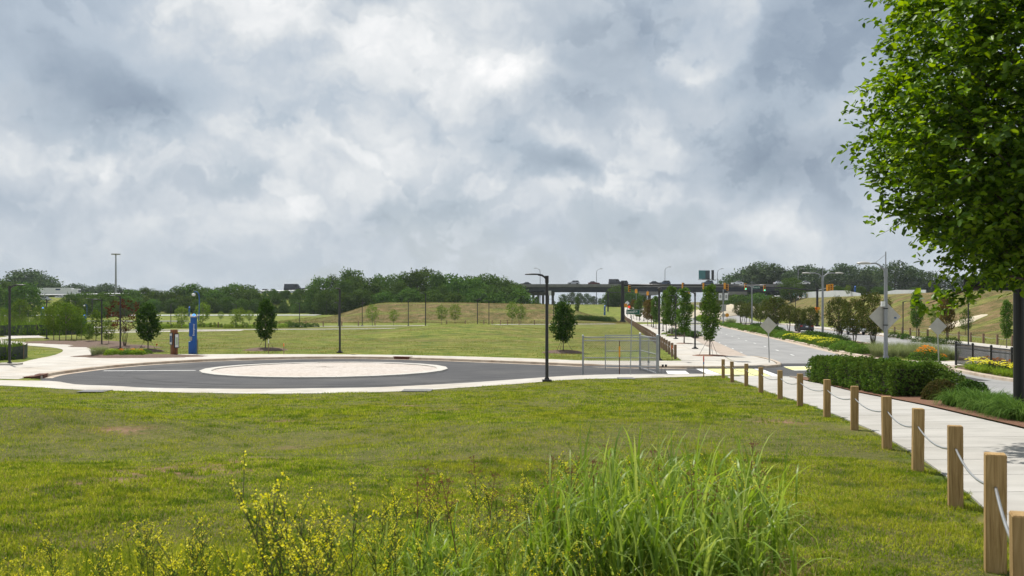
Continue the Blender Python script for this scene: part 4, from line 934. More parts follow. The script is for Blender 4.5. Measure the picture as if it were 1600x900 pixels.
hedge('boxwood_hedge', (12.55, 38.6), (11.85, 28.2), 1.35, .98, 26000, .085, M['lf_box'], 'long clipped boxwood hedge between the footway and the street', 4)
sh_round = shell_mesh('clipped_ball', mound(.62, .62, .80, .04, 2.4), 5200, .075, M['lf_shrub'], 5)
sh_brown = shell_mesh('clipped_ball_brown', mound(.68, .68, .78, .06, 2.2), 5000, .075, leafmat('bronzed_box_leaf', [(.035, .05, .012), (.065, .065, .018), (.08, .06, .022)], .22, .45, .3), 6)
sh_fluffy = shell_mesh('feathery_shrub', mound(.9, 1.6, 1.02, .12), 7000, .10, M['lf_cover'], 7, .6, .3)
shrub('clipped_shrub', sh_round, (12.25, 25.6, bz(12.25, 25.6)), 'round clipped dark shrub standing alone beside the lilyturf', None, .74)
shrub('clipped_shrub', sh_brown, (11.95, 26.7, bz(11.95, 26.7)), 'bronze tinged clipped shrub against the end of the boxwood hedge', None, .74)
shrub('feathery_shrub', sh_fluffy, (12.75, 29.2, bz(12.75, 29.2)), 'feathery light green shrub behind the end of the boxwood hedge', rz=.1)
# lilyturf: clumps of strap leaves
def tuft(key, n, h, w, spread, mat, seed, lean=(.3, 1.2), seg=4, curl=1.0):
    r = np.random.default_rng(seed); a = r.uniform(0, 6.28, n); q = spread*np.sqrt(r.uniform(0, 1, n)); P = np.stack([q*np.cos(a), q*np.sin(a), np.zeros(n)], 1)
    V, Fq, Ft = blades(P, h*r.uniform(.65, 1.15, n), w*r.uniform(.7, 1.2, n), r.uniform(*lean, n), a+r.normal(0, .7, n), seg, curl, r)
    return np_mesh(key, V, [Fq, Ft], mat)
lily = [tuft('lilyturf_%d' % i, 150, .52, .024, .18, M['lf_lily'], 50+i, (.4, 1.5)) for i in range(3)]
r_ = random.Random(9)
for i in range(150):
    y_ = r_.uniform(13.5, 25.2); a = post_x(y_)+3.06+.5*max(0, 1-y_/30); b = 9.2+K*y_
    lo = a+.55
    x = r_.uniform(lo, b-.15)
    o = link('lilyturf', r_.choice(lily), None, (x, y_, bz(x, y_)+.0), r_.uniform(0, 6.28), r_.uniform(.8, 1.15)); tag(o, 'arching green lilyturf clump in the mulch beside the footway', 'lilyturf', 'lilyturf clumps beside the footway')
# daylilies on the median, before the black fence
dl_leaf = tuft('daylily_leaf', 46, .50, .024, .14, M['lf_lime'], 61, (.3, 1.3))
def blossom_mesh(key, pts, size, mat, petals=6, seed=1):
    r = np.random.default_rng(seed); V = []; F = []
    for p in pts:
        for k in range(petals):
            a = 2*math.pi*k/petals+r.uniform(0, 1); s = size*r.uniform(.8, 1.2); c = np.array([math.cos(a), math.sin(a), .45]); b = np.array([-math.sin(a), math.cos(a), 0])
            o = len(V); V += [tuple(p), tuple(p+c*s*.55+b*s*.25), tuple(p+c*s), tuple(p+c*s*.55-b*s*.25)]; F.append((o, o+1, o+2, o+3))
    return np_mesh(key, np.array(V), [np.array(F)], mat)
dl_fl = blossom_mesh('daylily_bloom', np.array([(rng.normal(0, .14), rng.normal(0, .14), rng.uniform(.42, .6)) for _ in range(4)]), .085, M['yflower'])
r_ = random.Random(3)
for i in range(80):
    y_ = r_.uniform(33, 49.6); x = 16.35+K*y_+r_.uniform(0, .75)
    t = thing('daylily', (x, y_, bz(x, y_)), 'yellow daylily in the bed before the black railing', 'daylily', 'daylilies before the black railing', r_.uniform(0, 6.28), r_.uniform(.75, 1.1)); link('foliage', dl_leaf, t); link('blossom', dl_fl, t)
# planting on the median
cover_m = [shell_mesh('cover_%d' % i, mound(.62, .9, .48+.06*i, .12), 1100, .10, M['lf_cover'], 70+i, .5, .2) for i in range(3)]
dark_m = shell_mesh('dark_shrub', mound(.75, 1.0, .72, .10), 1500, .10, M['lf_shrub'], 75, .3, .2)
lime_m = shell_mesh('lime_shrub', mound(.6, .7, .5, .12), 1100, .10, M['lf_lime'], 76, .5, .2)
yb = blossom_mesh('yellow_bloom', np.array([(.6*math.cos(a)*q, .8*math.sin(a)*q, .5+.06*rng.uniform()-.2*q*q) for a, q in zip(rng.uniform(0, 6.28, 60), np.sqrt(rng.uniform(0, 1, 60)))]), .07, M['yflower'], 5)
ob = blossom_mesh('orange_bloom', np.array([(.55*math.cos(a)*q, .55*math.sin(a)*q, .72+.08*rng.uniform()-.35*q*q) for a, q in zip(rng.uniform(0, 6.28, 110), np.sqrt(rng.uniform(0, 1, 110)))]), .07, M['oflower'], 6)
G_C = 'low green shrubs edging the median'
r_ = random.Random(13)
y_ = 66.0
while y_ < 178:
    for S_ in (15.15, 16.1):
        yy = y_+r_.uniform(-.4, .4); x = S_+r_.uniform(-.15, .15)+K*yy; fl = r_.random()
        if 77 < yy < 100 and fl < .55: shrub('flowering_shrub', cover_m[r_.randrange(3)], (x, yy, bz(x, yy)-.03), 'low green shrub with yellow flowers edging the median', 'yellow flowering shrubs edging the median', r_.uniform(.85, 1.15), flowers=yb)
        else: shrub('low_shrub', cover_m[r_.randrange(3)], (x, yy, bz(x, yy)-.03), 'low bright green shrub edging the planted median', G_C, r_.uniform(.85, 1.2))
    y_ += r_.uniform(1.35, 1.75)
for Y in list(np.arange(84, 103, 1.9))+list(np.arange(122, 150, 2.2)):
    x = 17.6+K*Y; shrub('dark_shrub', dark_m, (x, Y, bz(x, Y)), 'dark rounded shrub between the crape myrtles', 'dark shrubs between the crape myrtles', r_.uniform(.9, 1.1))
orn = [tuft('ornamental_grass_%d' % i, 260, 1.15, .016, .30, M['lf_orn'], 80+i, (.15, .95), 4) for i in range(2)]
for i in range(34):
    y_ = r_.uniform(57.6, 66); S_ = r_.uniform(15.2, 19.0); x = S_+K*y_
    if y_ < 58.6 and S_ < 16: continue
    o = link('ornamental_grass', orn[i % 2], None, (x, y_, bz(x, y_)-.02), r_.uniform(0, 6.28), r_.uniform(.75, 1.05)); tag(o, 'pale feathery ornamental grass in the end of the median', 'grass clump', 'ornamental grasses at the end of the median')
for i in range(5):
    y_ = 170+i*1.4; x = 15.6+K*y_+r_.uniform(0, 1.5)
    o = link('ornamental_grass', orn[i % 2], None, (x, y_, bz(x, y_)), 0, 1.25); tag(o, 'pale rounded ornamental grass beside the street signs at the crossing', 'grass clump', 'ornamental grasses by the crossing')
x, y_ = 24.55, 56.9
shrub('orange_flower_clump', cover_m[1], (x, y_, bz(x, y_)), 'clump of orange flowers before the ornamental grass', None, 1.15, 'flowers', flowers=ob)
shrub('orange_flower_clump', cover_m[0], (25.5, 56.9, bz(25.5, 56.9)), 'small straggling orange flowers beside the signpost', None, .5, 'flowers', flowers=ob)
for i in range(4):
    y_ = 44+i*1.6; x = 17.6+K*y_; shrub('orange_flower_clump', cover_m[i % 3], (x, y_, bz(x, y_)), 'orange flowers growing behind the black railing', 'orange flowers behind the railing', .85, 'flowers', flowers=ob)
# shrubs in the parking bay planter and along the far footway
bx = [(1052, 521), (1060, 524), (1066, 526), (1074, 523), (1080, 527), (1088, 527), (1064, 520), (1071, 518)]
pc = gp(1074, 526)
pl = setting('bay_planter'); MB().box((0, 0, 0), (3.2, 7.5, .16)).build('planter_soil', M['mulch'], pl, loc=(pc.x-.1, pc.y+2.5, bz(pc.x, pc.y)+.05), rz=-math.atan(K))
for px, py in bx:
    g = gp(px, py); shrub('dark_shrub', dark_m, (g.x, g.y, g.z+.12), 'dark rounded shrub in the planter beside the parking bay', 'dark shrubs in the bay planter', .8)
for px, py in [(1044, 521), (1038, 523), (1046, 526), (1050, 526)]:
    g = gp(px, py); shrub('lime_shrub', lime_m, g, 'small lime green plant at the foot of a street tree', 'lime plants at the street trees', .55)
for px, py in [(1396, 527), (1410, 528), (1416, 530), (1436, 534), (1450, 535), (1455, 535), (1466, 537), (1486, 538)]:
    g = gp(px, py); shrub('dark_shrub', dark_m, g, 'dark shrub planted along the far footway', 'dark shrubs along the far footway', r_.uniform(.65, .9))
for Y in np.arange(214, 250, 3.0):
    x = 15.6+K*Y; shrub('lime_shrub', lime_m, (x, Y, bz(x, Y)), 'bright lime shrub in the median beyond the signals', 'lime shrubs beyond the signals', 2.2)
    shrub('low_shrub', cover_m[0], (x-1.0, Y, bz(x, Y)), 'low green shrub before the lime shrubs beyond the signals', 'low shrubs beyond the signals', 1.4)
# bed by the turning circle
dome('mulch_bed', -23.9, 61.3, 4.4, 1.7, .14, M['mulch'], z0=.15, label='bark mulch bed with flowers beside the turning circle', cat='mulch', jag=.08)
for i, (px, kind) in enumerate([(147, 'g'), (155, 'g'), (163, 'g'), (175, 'l'), (180, 'l'), (189, 'o'), (196, 'c'), (202, 'c'), (208, 'o'), (215, 'l'), (219, 'y'), (224, 'c')]):
    p = at(px, 61.2+(i % 3)*.5); p.z = .22
    if kind == 'g': tag(link('ornamental_grass', orn[0], None, p, i, .62), 'greyish tuft of grass in the bed by the turning circle', 'grass clump', 'grey grass tufts by the turning circle')
    elif kind == 'l': shrub('lime_shrub', lime_m, p, 'lime green mound in the bed by the turning circle', 'lime mounds by the turning circle', .8)
    elif kind == 'c': shrub('low_shrub', cover_m[i % 3], p, 'green perennial in the bed by the turning circle', 'green perennials by the turning circle', .65)
    else: shrub('orange_flower_clump', cover_m[i % 3], p, 'orange flowers in the bed by the turning circle', 'orange flowers by the turning circle', .5, 'flowers', flowers=ob)
# planted bed along the meadow path
for i in range(46):
    px = 240+i*5.6; p = at(px, 146+r_.uniform(0, 8)+max(0, (px-380)*.05))
    if px > 455: shrub('dark_shrub', dark_m, p, 'round dark shrub along the meadow path', 'round dark shrubs along the meadow path', r_.uniform(.9, 1.15)) if i % 2 else None
    elif i % 3 == 0: shrub('lime_shrub', lime_m, p, 'lime green shrub in the planted bed of the meadow path', 'lime shrubs by the meadow path', r_.uniform(1.1, 1.5))
    else: tree_to('young_b', p, r_.uniform(500, 506), 'little upright shrub in the planted bed of the meadow path', 'little upright shrubs by the meadow path', 'upright_shrub', 1.3)['category'] = 'shrub'
for px in range(905, 960, 7):
    p = at(px, 207); shrub('dark_shrub', dark_m, p, 'low dark shrub in the row before the signal pole', 'low dark shrubs before the signal pole', 1.5)
dome('sand_patch', -56, 118, 7, 3.0, .03, M['sand'], label='pale sand patch in the meadow grass', cat='sand', jag=.15, rz=.2)
dome('sand_heap', 58, 262, 13, 9, 2.2, M['sand'], label='long pale sand heap beyond the crape myrtles', cat='sand', jag=.1)
g = gp(1495, 507); dome('sand_patch', g.x, g.y, 3.6, 3, .35, M['sand'], label='pale sand heap at the foot of the bank', cat='sand', jag=.12)

# ------------------------------------------------------------------ timber posts and cables
def text_mesh(name, s, size, mat, depth=.003):
    cu = bpy.data.curves.new(name, 'FONT'); cu.body = s; cu.size = size; cu.extrude = depth; cu.align_x = 'CENTER'; cu.align_y = 'CENTER'
    o = bpy.data.objects.new(name, cu); me = bpy.data.meshes.new_from_object(o); bpy.data.objects.remove(o); me.materials.append(mat); return me
def bevelled_box(name, d, mat, w=.008, M_=None):
    import bmesh
    bm = bmesh.new(); bmesh.ops.create_cube(bm, size=1); bmesh.ops.scale(bm, vec=d, verts=bm.verts); bmesh.ops.translate(bm, vec=(0, 0, d[2]/2), verts=bm.verts)
    bmesh.ops.bevel(bm, geom=list(bm.edges), offset=w, segments=2, affect='EDGES'); me = bpy.data.meshes.new(name); bm.to_mesh(me); bm.free(); me.materials.append(mat); return me
post_me = bevelled_box('timber_post', (.137, .137, 1.0), M['wood'], .005)
post_far = bevelled_box('timber_post_far', (.16, .16, .98), M['wooddark'], .01)
def cable(name, pts, r, sag, mat, label, hgt):
    P = []
    for a, b in zip(pts[:-1], pts[1:]):
        for k in range(10):
            t = k/10; q = a.lerp(b, t); P.append((q.x, q.y, q.z+hgt-sag*4*t*(1-t)))
    P.append((pts[-1].x, pts[-1].y, pts[-1].z+hgt)); o = MB().tube(P, r, 6).build(name, mat, None, True); tag(o, label, 'cable'); return o
pp = []
for i, (x, y_) in enumerate(POSTS):
    z = bz(x, y_); nx = POSTS[min(i+1, 12)]; pv = POSTS[max(i-1, 0)]
    o = link('timber_post', post_me, None, (x, y_, z-.17), -math.atan2(nx[0]-pv[0], nx[1]-pv[1])+rnd.uniform(-.06, .06)); o.rotation_euler.x = rnd.uniform(-.012, .012); o.rotation_euler.y = rnd.uniform(-.012, .012)
    tag(o, ORD[12-i]+' square timber post beside the near footway counted from the yellow crossing', 'post', 'timber posts beside the near footway'); pp.append(Vector((x, y_, z)))
cable('steel_cable', [Vector((2.0, 3.0, bz(2, 3)))]+pp, .011, .10, M['galv'], 'sagging steel cable threaded through the near timber posts', .60)
def post_row(pts, label, group, mesh=post_far, cab=None):
    Q = []
    for x, y_ in pts:
        z = bz(x, y_); o = link('timber_post', mesh, None, (x, y_, z-.12), rnd.uniform(-.1, .1)); tag(o, label, 'post', group); Q.append(Vector((x, y_, z)))
    if cab: cable('steel_cable', Q, .012, .10, M['galv'], cab, .58)
ys_ = np.arange(58.9, 212, 3.05)
post_row([(post_line(y_), y_) for y_ in ys_], 'timber post in the long row along the street footway', 'timber posts along the street footway', cab='thin cable through the posts along the street footway')
post_row([(25.6+(y_-212)*.10, y_) for y_ in np.arange(216, 330, 3.4)], 'timber post in the row beyond the signal pole', 'timber posts beyond the signal pole')
post_row([(30.35+K*y_, y_) for y_ in np.arange(52, 150, 3.3)], 'timber post in the row along the far footway below the bank', 'timber posts along the far footway', cab='thin cable through the posts along the far footway')
post_row([((px-800)/F_PX*Y, Y) for px, Y in [(505, 160), (534, 162), (560, 164), (586, 166), (698, 172), (727, 174), (756, 176), (769, 176.5), (782, 177), (793, 177.5), (811, 178), (835, 179), (855, 180), (302, 150), (341, 152), (398, 156), (451, 158), (478, 159)]], 'timber post along the meadow path', 'timber posts along the meadow path')

# ------------------------------------------------------------------ lamps
def blade_lamp_meshes():
    pole = MB().tube([(0, 0, 0), (0, 0, 4.45)], [.075, .068], 10).tube([(0, 0, 4.4), (0, 0, 4.72)], [.082, .082], 10).mesh('lamp_pole', M['charcoal'], False)
    basep = MB().box((0, 0, .045), (.40, .40, .09)).box((0, 0, .13), (.22, .22, .10), taper=.8).mesh('lamp_base', M['charcoal'])
    arm = MB().tube([(0, 0, 4.52), (-.10, 0, 4.66), (-.22, 0, 4.74), (-.40, 0, 4.77)], [.04, .045, .05, .045], 8).mesh('lamp_arm', M['charcoal'], True)
    hd = MB()
    V = []; n = 14
    for zz, k in ((4.755, .96), (4.79, 1.0), (4.815, .72), (4.825, .2)):
        for i in range(n):
            a = 2*math.pi*i/n; V.append((-.62+.37*k*math.cos(a), .17*k*math.sin(a), zz))
    Fc = [tuple(range(n-1, -1, -1)), tuple(3*n+i for i in range(n))]+[(r*n+i, r*n+(i+1) % n, r*n+n+(i+1) % n, r*n+n+i) for r in range(3) for i in range(n)]
    hd.add(V, Fc); head = hd.mesh('lamp_head', M['charcoal'], True)
    box = MB().box((.13, 0, 3.95), (.12, .12, .20)).mesh('control_box', M['white'])
    return pole, basep, arm, head, box
LM = blade_lamp_meshes()
def path_lamp(loc, rz, label, group=None, s=1.0, box=False):
    t = thing('path_lamp', loc, label, 'lamp post', group, rz, s)
    link('pole', LM[0], t); link('base', LM[1], t); link('arm', LM[2], t); link('lamp_head', LM[3], t)
    if box: link('control_box', LM[4], t)
    return t
def lamp_px(px, py_top, Y, rz, label, group=None, box=False):
    p = at(px, Y, .0); p.z += .02; h = height_px(py_top, Y, p.z); return path_lamp(p, rz, label, group, h/4.83, box)
lamp_px(854.5, 427, 40.6, 0.05, 'black lamp post with one blade lamp between the turning circle and lawn', None, True)
lamp_px(531, 450, 66.6, 1.5, 'dark lamp post behind the turning circle beside the staked oak')
lamp_px(15, 444, 52.5, math.pi+.1, 'black lamp post on a concrete footing beside the winding path')
lamp_px(1030, 449.5, 57.2, 1.45, 'grey lamp post behind the chain link fence panels')
tl = 'dark lamp post beside the winding path and the young trees'
for px, top, py, rz in ((73, 468, 530, 3.1), (159, 467, 540, .2), (188, 461, 546, .3), (44, 473, 506, 3.1)): lamp_px(px, top, gp(px, py).y, rz, tl, 'lamps beside the winding path')
tm = 'slim lamp post standing far off in the meadow'
for px, top, Y in ((144, 466, 130), (267, 474.5, 150), (468, 473, 165), (529, 472.5, 163), (566, 473, 168), (638, 470, 166), (665, 457.5, 128), (746, 467, 160), (764, 469.5, 170), (369, 475, 170), (389, 480, 215), (865, 467, 185), (118, 470, 150), (35, 476, 160)): lamp_px(px, top, Y, rnd.choice((0, .6, 1.5, 2.4)), tm, 'slim lamps far off in the meadow')
ts = 'slim lamp post along the left footway of the street'
for px, top, py in ((1086, 455, 545.6), (1056, 461, 530), (1036, 464, 518), (1021, 467, 512)): lamp_px(px, top, gp(px, py).y, rnd.choice((0, .3)), ts, 'lamps along the left footway')
for px, Y in ((1006, 225), (1000, 240), (985, 255), (981, 275), (992, 300)): lamp_px(px, 481-2600/Y, Y, 0, 'slim lamp post beyond the traffic signals', 'lamps beyond the signals')
tr_ = 'slim lamp post along the far footway below the bank'
for px, top, py in ((1411, 470, 526), (1513, 473, 541)): lamp_px(px, top, gp(px, py).y, math.pi, tr_, 'lamps along the far footway')
for px, top, Y in ((1243, 467, 190), (1296, 469, 165), (1342, 470, 150), (1168, 470, 250), (1157, 470, 262)): lamp_px(px, top, Y, math.pi, 'slim lamp post standing on the slope of the bank', 'lamps on the slope of the bank')
MB().box((0, 0, .05), (1.1, .8, .14)).build('lamp_footing', M['concrete'], None, loc=tuple(at(15, 52.5)), rz=.1)
tag(bpy.data.objects['lamp_footing'], 'pale concrete footing under the lamp by the winding path', 'footing')

# grey street lights on the median
def arm_pts(sg, reach, z): return [(0, 0, z), (sg*.12, 0, z+.28), (sg*.40, 0, z+.52), (sg*reach*.6, 0, z+.62), (sg*reach, 0, z+.60)]
def street_light(p, h, arms, label, reach=1.35):
    t = thing('street_light', p, label, 'street light')
    MB().tube([(0, 0, 0), (0, 0, h-.8)], [.125, .095], 12).tube([(0, 0, h-1.05), (0, 0, h-.55)], .115, 12).build('pole', M['greymetal'], t)
    MB().tube([(0, 0, -.05), (0, 0, .30)], [.19, .16], 12).build('base', M['greymetal'], t)
    MB().tube([(0, 0, h-.6), (0, 0, h+.45)], [.035, .03], 8).build('finial', M['greymetal'], t)
    for sg in arms:
        a = MB().tube(arm_pts(sg, reach, h-.85), [.06, .06, .055, .05, .045], 8).build('arm', M['greymetal'], t, True)
        MB().tube([(0, 0, h+.3), (sg*reach*.62, 0, h-.22)], .012, 5).build('tie_rod', M['greymetal'], a)
        hd = MB(); n = 14; V = []
        for zz, k in ((-.05, .85), (0, 1.0), (.07, .75), (.11, .25)):
            for i in range(n): q = 2*math.pi*i/n; V.append((sg*(reach+.30)+.46*k*math.cos(q), .17*k*math.sin(q), h-.25+zz))
        hd.add(V, [tuple(range(n-1, -1, -1)), tuple(3*n+i for i in range(n))]+[(r*n+i, r*n+(i+1) % n, r*n+n+(i+1) % n, r*n+n+i) for r in range(3) for i in range(n)])
        hd.build('lamp_head', M['signback'], t, True)
    return t
def sl_at(S, Y): x = S+K*Y; return Vector((x, Y, bz(x, Y)))
h1 = height_px(404, 56.8, .15)
sl = street_light(at(1384, 56.8), h1, (-1,), 'tall grey street light at the end of the median carrying a diamond sign', 1.0)
MB().box((.0, 0, h1*.56), (.22, .16, .30)).build('control_box', M['white'], sl, loc=(-.16, 0, 0))
street_light(sl_at(18.2, 96), height_px(423, 96, .13), (-1, 1), 'grey double armed street light beside the cluster of yellow signals')
street_light(sl_at(18.2, 157), height_px(443, 157, .13), (-1, 1), 'grey double armed street light behind the green street name sign')
# blue emergency call posts
def call_post(p, h, label, group=None, arm=True, text=False, rz=0.0):
    t = thing('call_post', p, label, 'call post', group, rz, h/2.65)
    bevel(MB().prism([(-.17, -.2), (.14, -.22), (.20, 0), (.14, .22), (-.17, .2)], 0, 2.42).build('column', M['blue'], t), .02)
    bevel(MB().box((-.15, -.02, .42), (.30, .40, .82)).build('lower_housing', M['blue'], t), .03)
    bevel(MB().box((-.15, -.02, 1.62), (.22, .40, .92)).build('call_panel', M['blue'], t), .03)
    MB().box((-.12, -.235, 1.02), (.16, .02, .26)).build('speaker_plate', M['galv'], t)
    bevel(MB().box((0, 0, 2.47), (.46, .42, .10)).build('cap', M['galv'], t), .02); MB().lathe([(.10, 0), (.11, .05), (.07, .11), (.01, .13)], 10, (0, 0, 2.53)).build('beacon', M['bluelight'], t, True)
    if text:
        o = link('lettering', text_mesh('lettering', 'Emergency', .18, M['letter']), t, (.06, -.238, 1.60)); o.rotation_euler = (R(90), R(-90), 0)
    if arm:
        a = MB().tube([(.30, 0, 2.2), (.34, 0, 2.6), (.36, 0, 3.6), (.33, 0, 3.95), (.22, 0, 4.12), (.06, 0, 4.14), (-.02, 0, 4.02)], .028, 8).build('camera_arm', M['blue'], t, True)
        MB().lathe([(.02, .12), (.11, .08), (.13, 0), (.09, -.07), (.02, -.09)], 12, (-.02, 0, 3.92)).build('camera_dome', M['white'], a, True)
    return t
g = gp(303, 553); call_post(g, 2.72, 'tall blue emergency call post lettered Emergency with a curved camera arm', None, True, True)
for px, Y, h in ((132, 118, 2.3), (67, 165, 3.2), (296, 260, 2.6)): call_post(at(px, Y), h, 'small distant blue call post in the meadow on the left', 'distant blue call posts on the left', px == 132)
call_post(at(945, 275), 2.8, 'blue call post at the foot of the flyover rise', None, True); call_post(at(1336, 262), 2.6, 'blue call post on top of the bank beside the sapling', None, False)
# timber information post
g = gp(272, 556.5); t = thing('information_post', g, 'rust brown timber information post with blue and white panels', 'sign post', rz=.35)
bevel(MB().box((0, 0, .86), (.36, .34, 1.72)).build('timber_column', M['kioskwood'], t), .012); MB().box((.0, -.173, .86), (.02, .006, 1.70)).build('seam', M['iron'], t)
for ax, c, d in ((0, (-.20, -.02, 1.13), (.05, .40, .80)), (1, (.08, -.20, 1.0), (.30, .05, .94))):
    f = bevel(MB().box(c, d).build('panel_frame', M['black'], t), .006)
    if ax == 0:
        MB().box((-.228, -.02, 1.13), (.008, .33, .70)).build('panel', M['white'], f); MB().box((-.234, -.02, 1.12), (.006, .28, .42)).build('panel_print', plain('navy_print', (.02, .06, .17), .5), f)
    else:
        MB().box((.08, -.228, 1.0), (.22, .008, .84)).build('panel', M['white'], f); MB().box((.08, -.234, .98), (.15, .006, .50)).build('panel_print', plain('pale_map_print', (.42, .52, .36), .5), f)
MB().box((-.204, -.19, 1.13), (.045, .02, .80)).build('panel_edge', M['black'], t)
t.rotation_euler.z = .75

# ------------------------------------------------------------------ signs
def sign_plate(t, w, h, z, mat, y=-.05, rot=0.0, name='plate', th=.006):
    o = MB().box((0, 0, 0), (w, th, h)).build(name, mat, t, loc=(0, y, z)); o.rotation_euler = (0, rot, 0); return o
def diamond(t, side, z, y, mat, holes=True):
    import bmesh
    me = bevelled_box('diamond_plate', (side, side, .006), mat, .002); o = link('plate', me, t, (0, y, z)); o.rotation_euler = (R(90), R(45), 0); return o
g = gp(1202, 567); t = thing('diamond_sign', g, 'bare back of a diamond sign on a leaning post on the paving bulb', 'road sign'); t.rotation_euler = (0, -R(1.6), 0)
MB().tube([(0, 0, -.05), (0, 0, 2.55)], .032, 8).build('post', M['galv'], t); diamond(t, .69, 2.14, -.045, M['signback'])
g = gp(1467, 571); t = thing('diamond_sign', g, 'bare back of a diamond sign in front of the ornamental grass and railing', 'road sign'); t.rotation_euler = (0, -R(2), 0)
MB().tube([(0, 0, -.05), (0, 0, 2.55)], .032, 8).build('post', M['galv'], t); diamond(t, .70, 2.12, -.045, M['signback'])
t = thing('diamond_sign', at(1384, 56.8), 'large bare backed diamond sign strapped to the tall grey street light', 'road sign')
t.location.y += .0; diamond(t, 1.34, 2.62, .145, M['signback'])
for zz in (2.12, 3.10): MB().lathe([(.14, -.03), (.14, .03)], 14, (0, 0, zz)).build('strap', M['black'], t)
MB().box((.62, .135, 2.55), (.14, .004, .10)).build('sticker', plain('blue_sticker', (.05, .10, .22), .5), t)
# street name sign by the fence panels
p = at(985, 45.0); t = thing('street_name_sign', p, 'green street name sign reading Spaid DR on a thin leaning post', 'street sign'); t.rotation_euler = (0, R(1.2), 0)
MB().tube([(0, 0, -.05), (0, 0, 2.80)], .024, 8).build('post', M['galv'], t)
pl_ = bevel(MB().box((.06, 0, 2.95), (.64, .012, .22)).build('plate', M['signgreen'], t), .004)
MB().box((.06, -.007, 3.055), (.63, .004, .008)).box((.06, -.007, 2.845), (.63, .004, .008)).box((.375, -.007, 2.95), (.008, .004, .20)).build('border', M['letter'], pl_)
o = link('lettering', text_mesh('lettering', 'Spaid', .19, M['letter']), pl_, (-.08, -.012, 2.96)); o.rotation_euler = (R(90), 0, 0)
o = link('lettering', text_mesh('lettering', 'DR', .11, M['letter']), pl_, (.20, -.012, 2.965)); o.rotation_euler = (R(90), 0, 0)
# pair of white signs at the crossing
Y = 172; p = at(1130, Y); t = thing('regulatory_sign', p, 'grey pole carrying two white signs beside the median crossing', 'road sign')
MB().tube([(0, 0, 0), (0, 0, height_px(452, Y, p.z))], .10, 8).build('pole', M['greymetal'], t)
for sx in (-.52, .52):
    q = MB().box((sx, -.12, height_px(463.5, Y, p.z)), (.62, .02, 1.25)).build('plate', M['white'], t)
    MB().box((sx, -.135, height_px(461.5, Y, p.z)), (.30, .006, .10)).box((sx, -.135, height_px(463.2, Y, p.z)), (.36, .006, .10)).box((sx, -.135, height_px(465, Y, p.z)), (.34, .006, .10)).build('lettering', M['iron'], q)
MB().box((-.30, -.12, height_px(481, Y, p.z)), (.5, .02, 1.2)).box((.3, .12, height_px(481, Y, p.z)), (.5, .02, 1.2)).build('plate', M['signback'], t)
d_ = diamond(t, .6, height_px(492.5, Y, p.z), -.12, M['signback'])
p = at(1136, 176); t = thing('warning_sign', p, 'small yellow warning sign beside the median crossing', 'road sign'); MB().tube([(0, 0, 0), (0, 0, 1.9)], .03, 6).build('post', M['galv'], t); MB().lathe([(.36, -.01), (.36, .01)], 16).build('plate', M['sigyellow'], t, loc=(0, -.05, 1.8)).rotation_euler = (R(90), 0, 0)
p = at(980, 232); t = thing('warning_sign', p, 'white diamond sign back beyond the signal pole', 'road sign'); MB().tube([(0, 0, 0), (0, 0, height_px(473, 232, p.z))], .035, 6).build('post', M['galv'], t); diamond(t, .8, height_px(473.5, 232, p.z), -.05, M['white'])

# ------------------------------------------------------------------ traffic signals
def signal_head(t, c, facing, lit=None, n=3):
    """facing: -1 towards the camera side, 1 away"""
    w = .36; hh = .36*n
    h = bevel(MB().box((0, 0, 0), (w, .22, hh)).build('signal_head', M['sigyellow'], t, loc=c), .02)
    if facing in (-1, 1): h.rotation_euler = (0, 0, 0 if facing < 0 else math.pi)
    else: h.rotation_euler = (0, 0, facing)
    for i in range(n):
        z = hh/2-.18-.36*i
        on = lit == i
        ln = MB().lathe([(.13, -.01), (.13, .01)], 14).build('lens', M['green_light'] if on and i == 2 else M['red_light'] if on else M['lensdark'], h, loc=(0, -.118, z)); ln.rotation_euler = (R(90), 0, 0)
        V = MB()
        pts = [(math.cos(a), math.sin(a)) for a in np.linspace(-.35, math.pi+.35, 9)]
        vv = [(.155*x, -.11, z+.155*y_) for x, y_ in pts]+[(.155*x, -.32, z+.155*y_-.03) for x, y_ in pts]
        V.add(vv, [(k, k+1, 10+k, 9+k) for k in range(8)]).build('visor', M['lensdark'] if not on else M['sigyellow'], h)
    return h
def ped_head(t, c, rz, red=False):
    h = bevel(MB().box((0, 0, 0), (.45, .25, .45)).build('pedestrian_head', M['sigyellow'], t, loc=c), .02); h.rotation_euler = (0, 0, rz)
    MB().box((0, -.13, 0), (.36, .02, .36)).build('lens', M['red_light'] if red else M['lensdark'], h); return h
# right hand mast
Y = 160; p = at(1277, Y); zt = height_px(453, Y, p.z)
t = thing('signal_mast', p, 'black signal mast at the right of the crossing with green lights on its arm', 'traffic signal')
MB().tube([(0, 0, 0), (0, 0, zt+.35)], [.22, .17], 12).build('pole', M['black'], t); MB().box((0, 0, .12), (.7, .7, .24)).build('base', M['black'], t)
za = lambda px, py: ((px-1277)/F_PX*Y, height_px(py, Y, p.z))
a0, a1 = za(1277, 454), za(1146, 447)
MB().tube([(0, 0, a0[1]), ((a0[0]+a1[0])*.5, 0, (a0[1]+a1[1])*.5+.15), (a1[0], 0, a1[1])], [.13, .10, .06], 10).build('arm', M['black'], t, True)
for px, py in ((1164.5, 448), (1194, 450)):
    x, z = za(px, py); signal_head(t, (x, -.2, z), -1, 2)
x, z = za(1180, 449.2); pl_ = MB().box((x, -.2, z), (1.45, .03, .40)).build('street_name_plate', M['signgreen'], t); o = link('lettering', text_mesh('lettering', 'Warren St', .34, M['letter']), pl_, (x, -.225, z)); o.rotation_euler = (R(90), 0, 0)
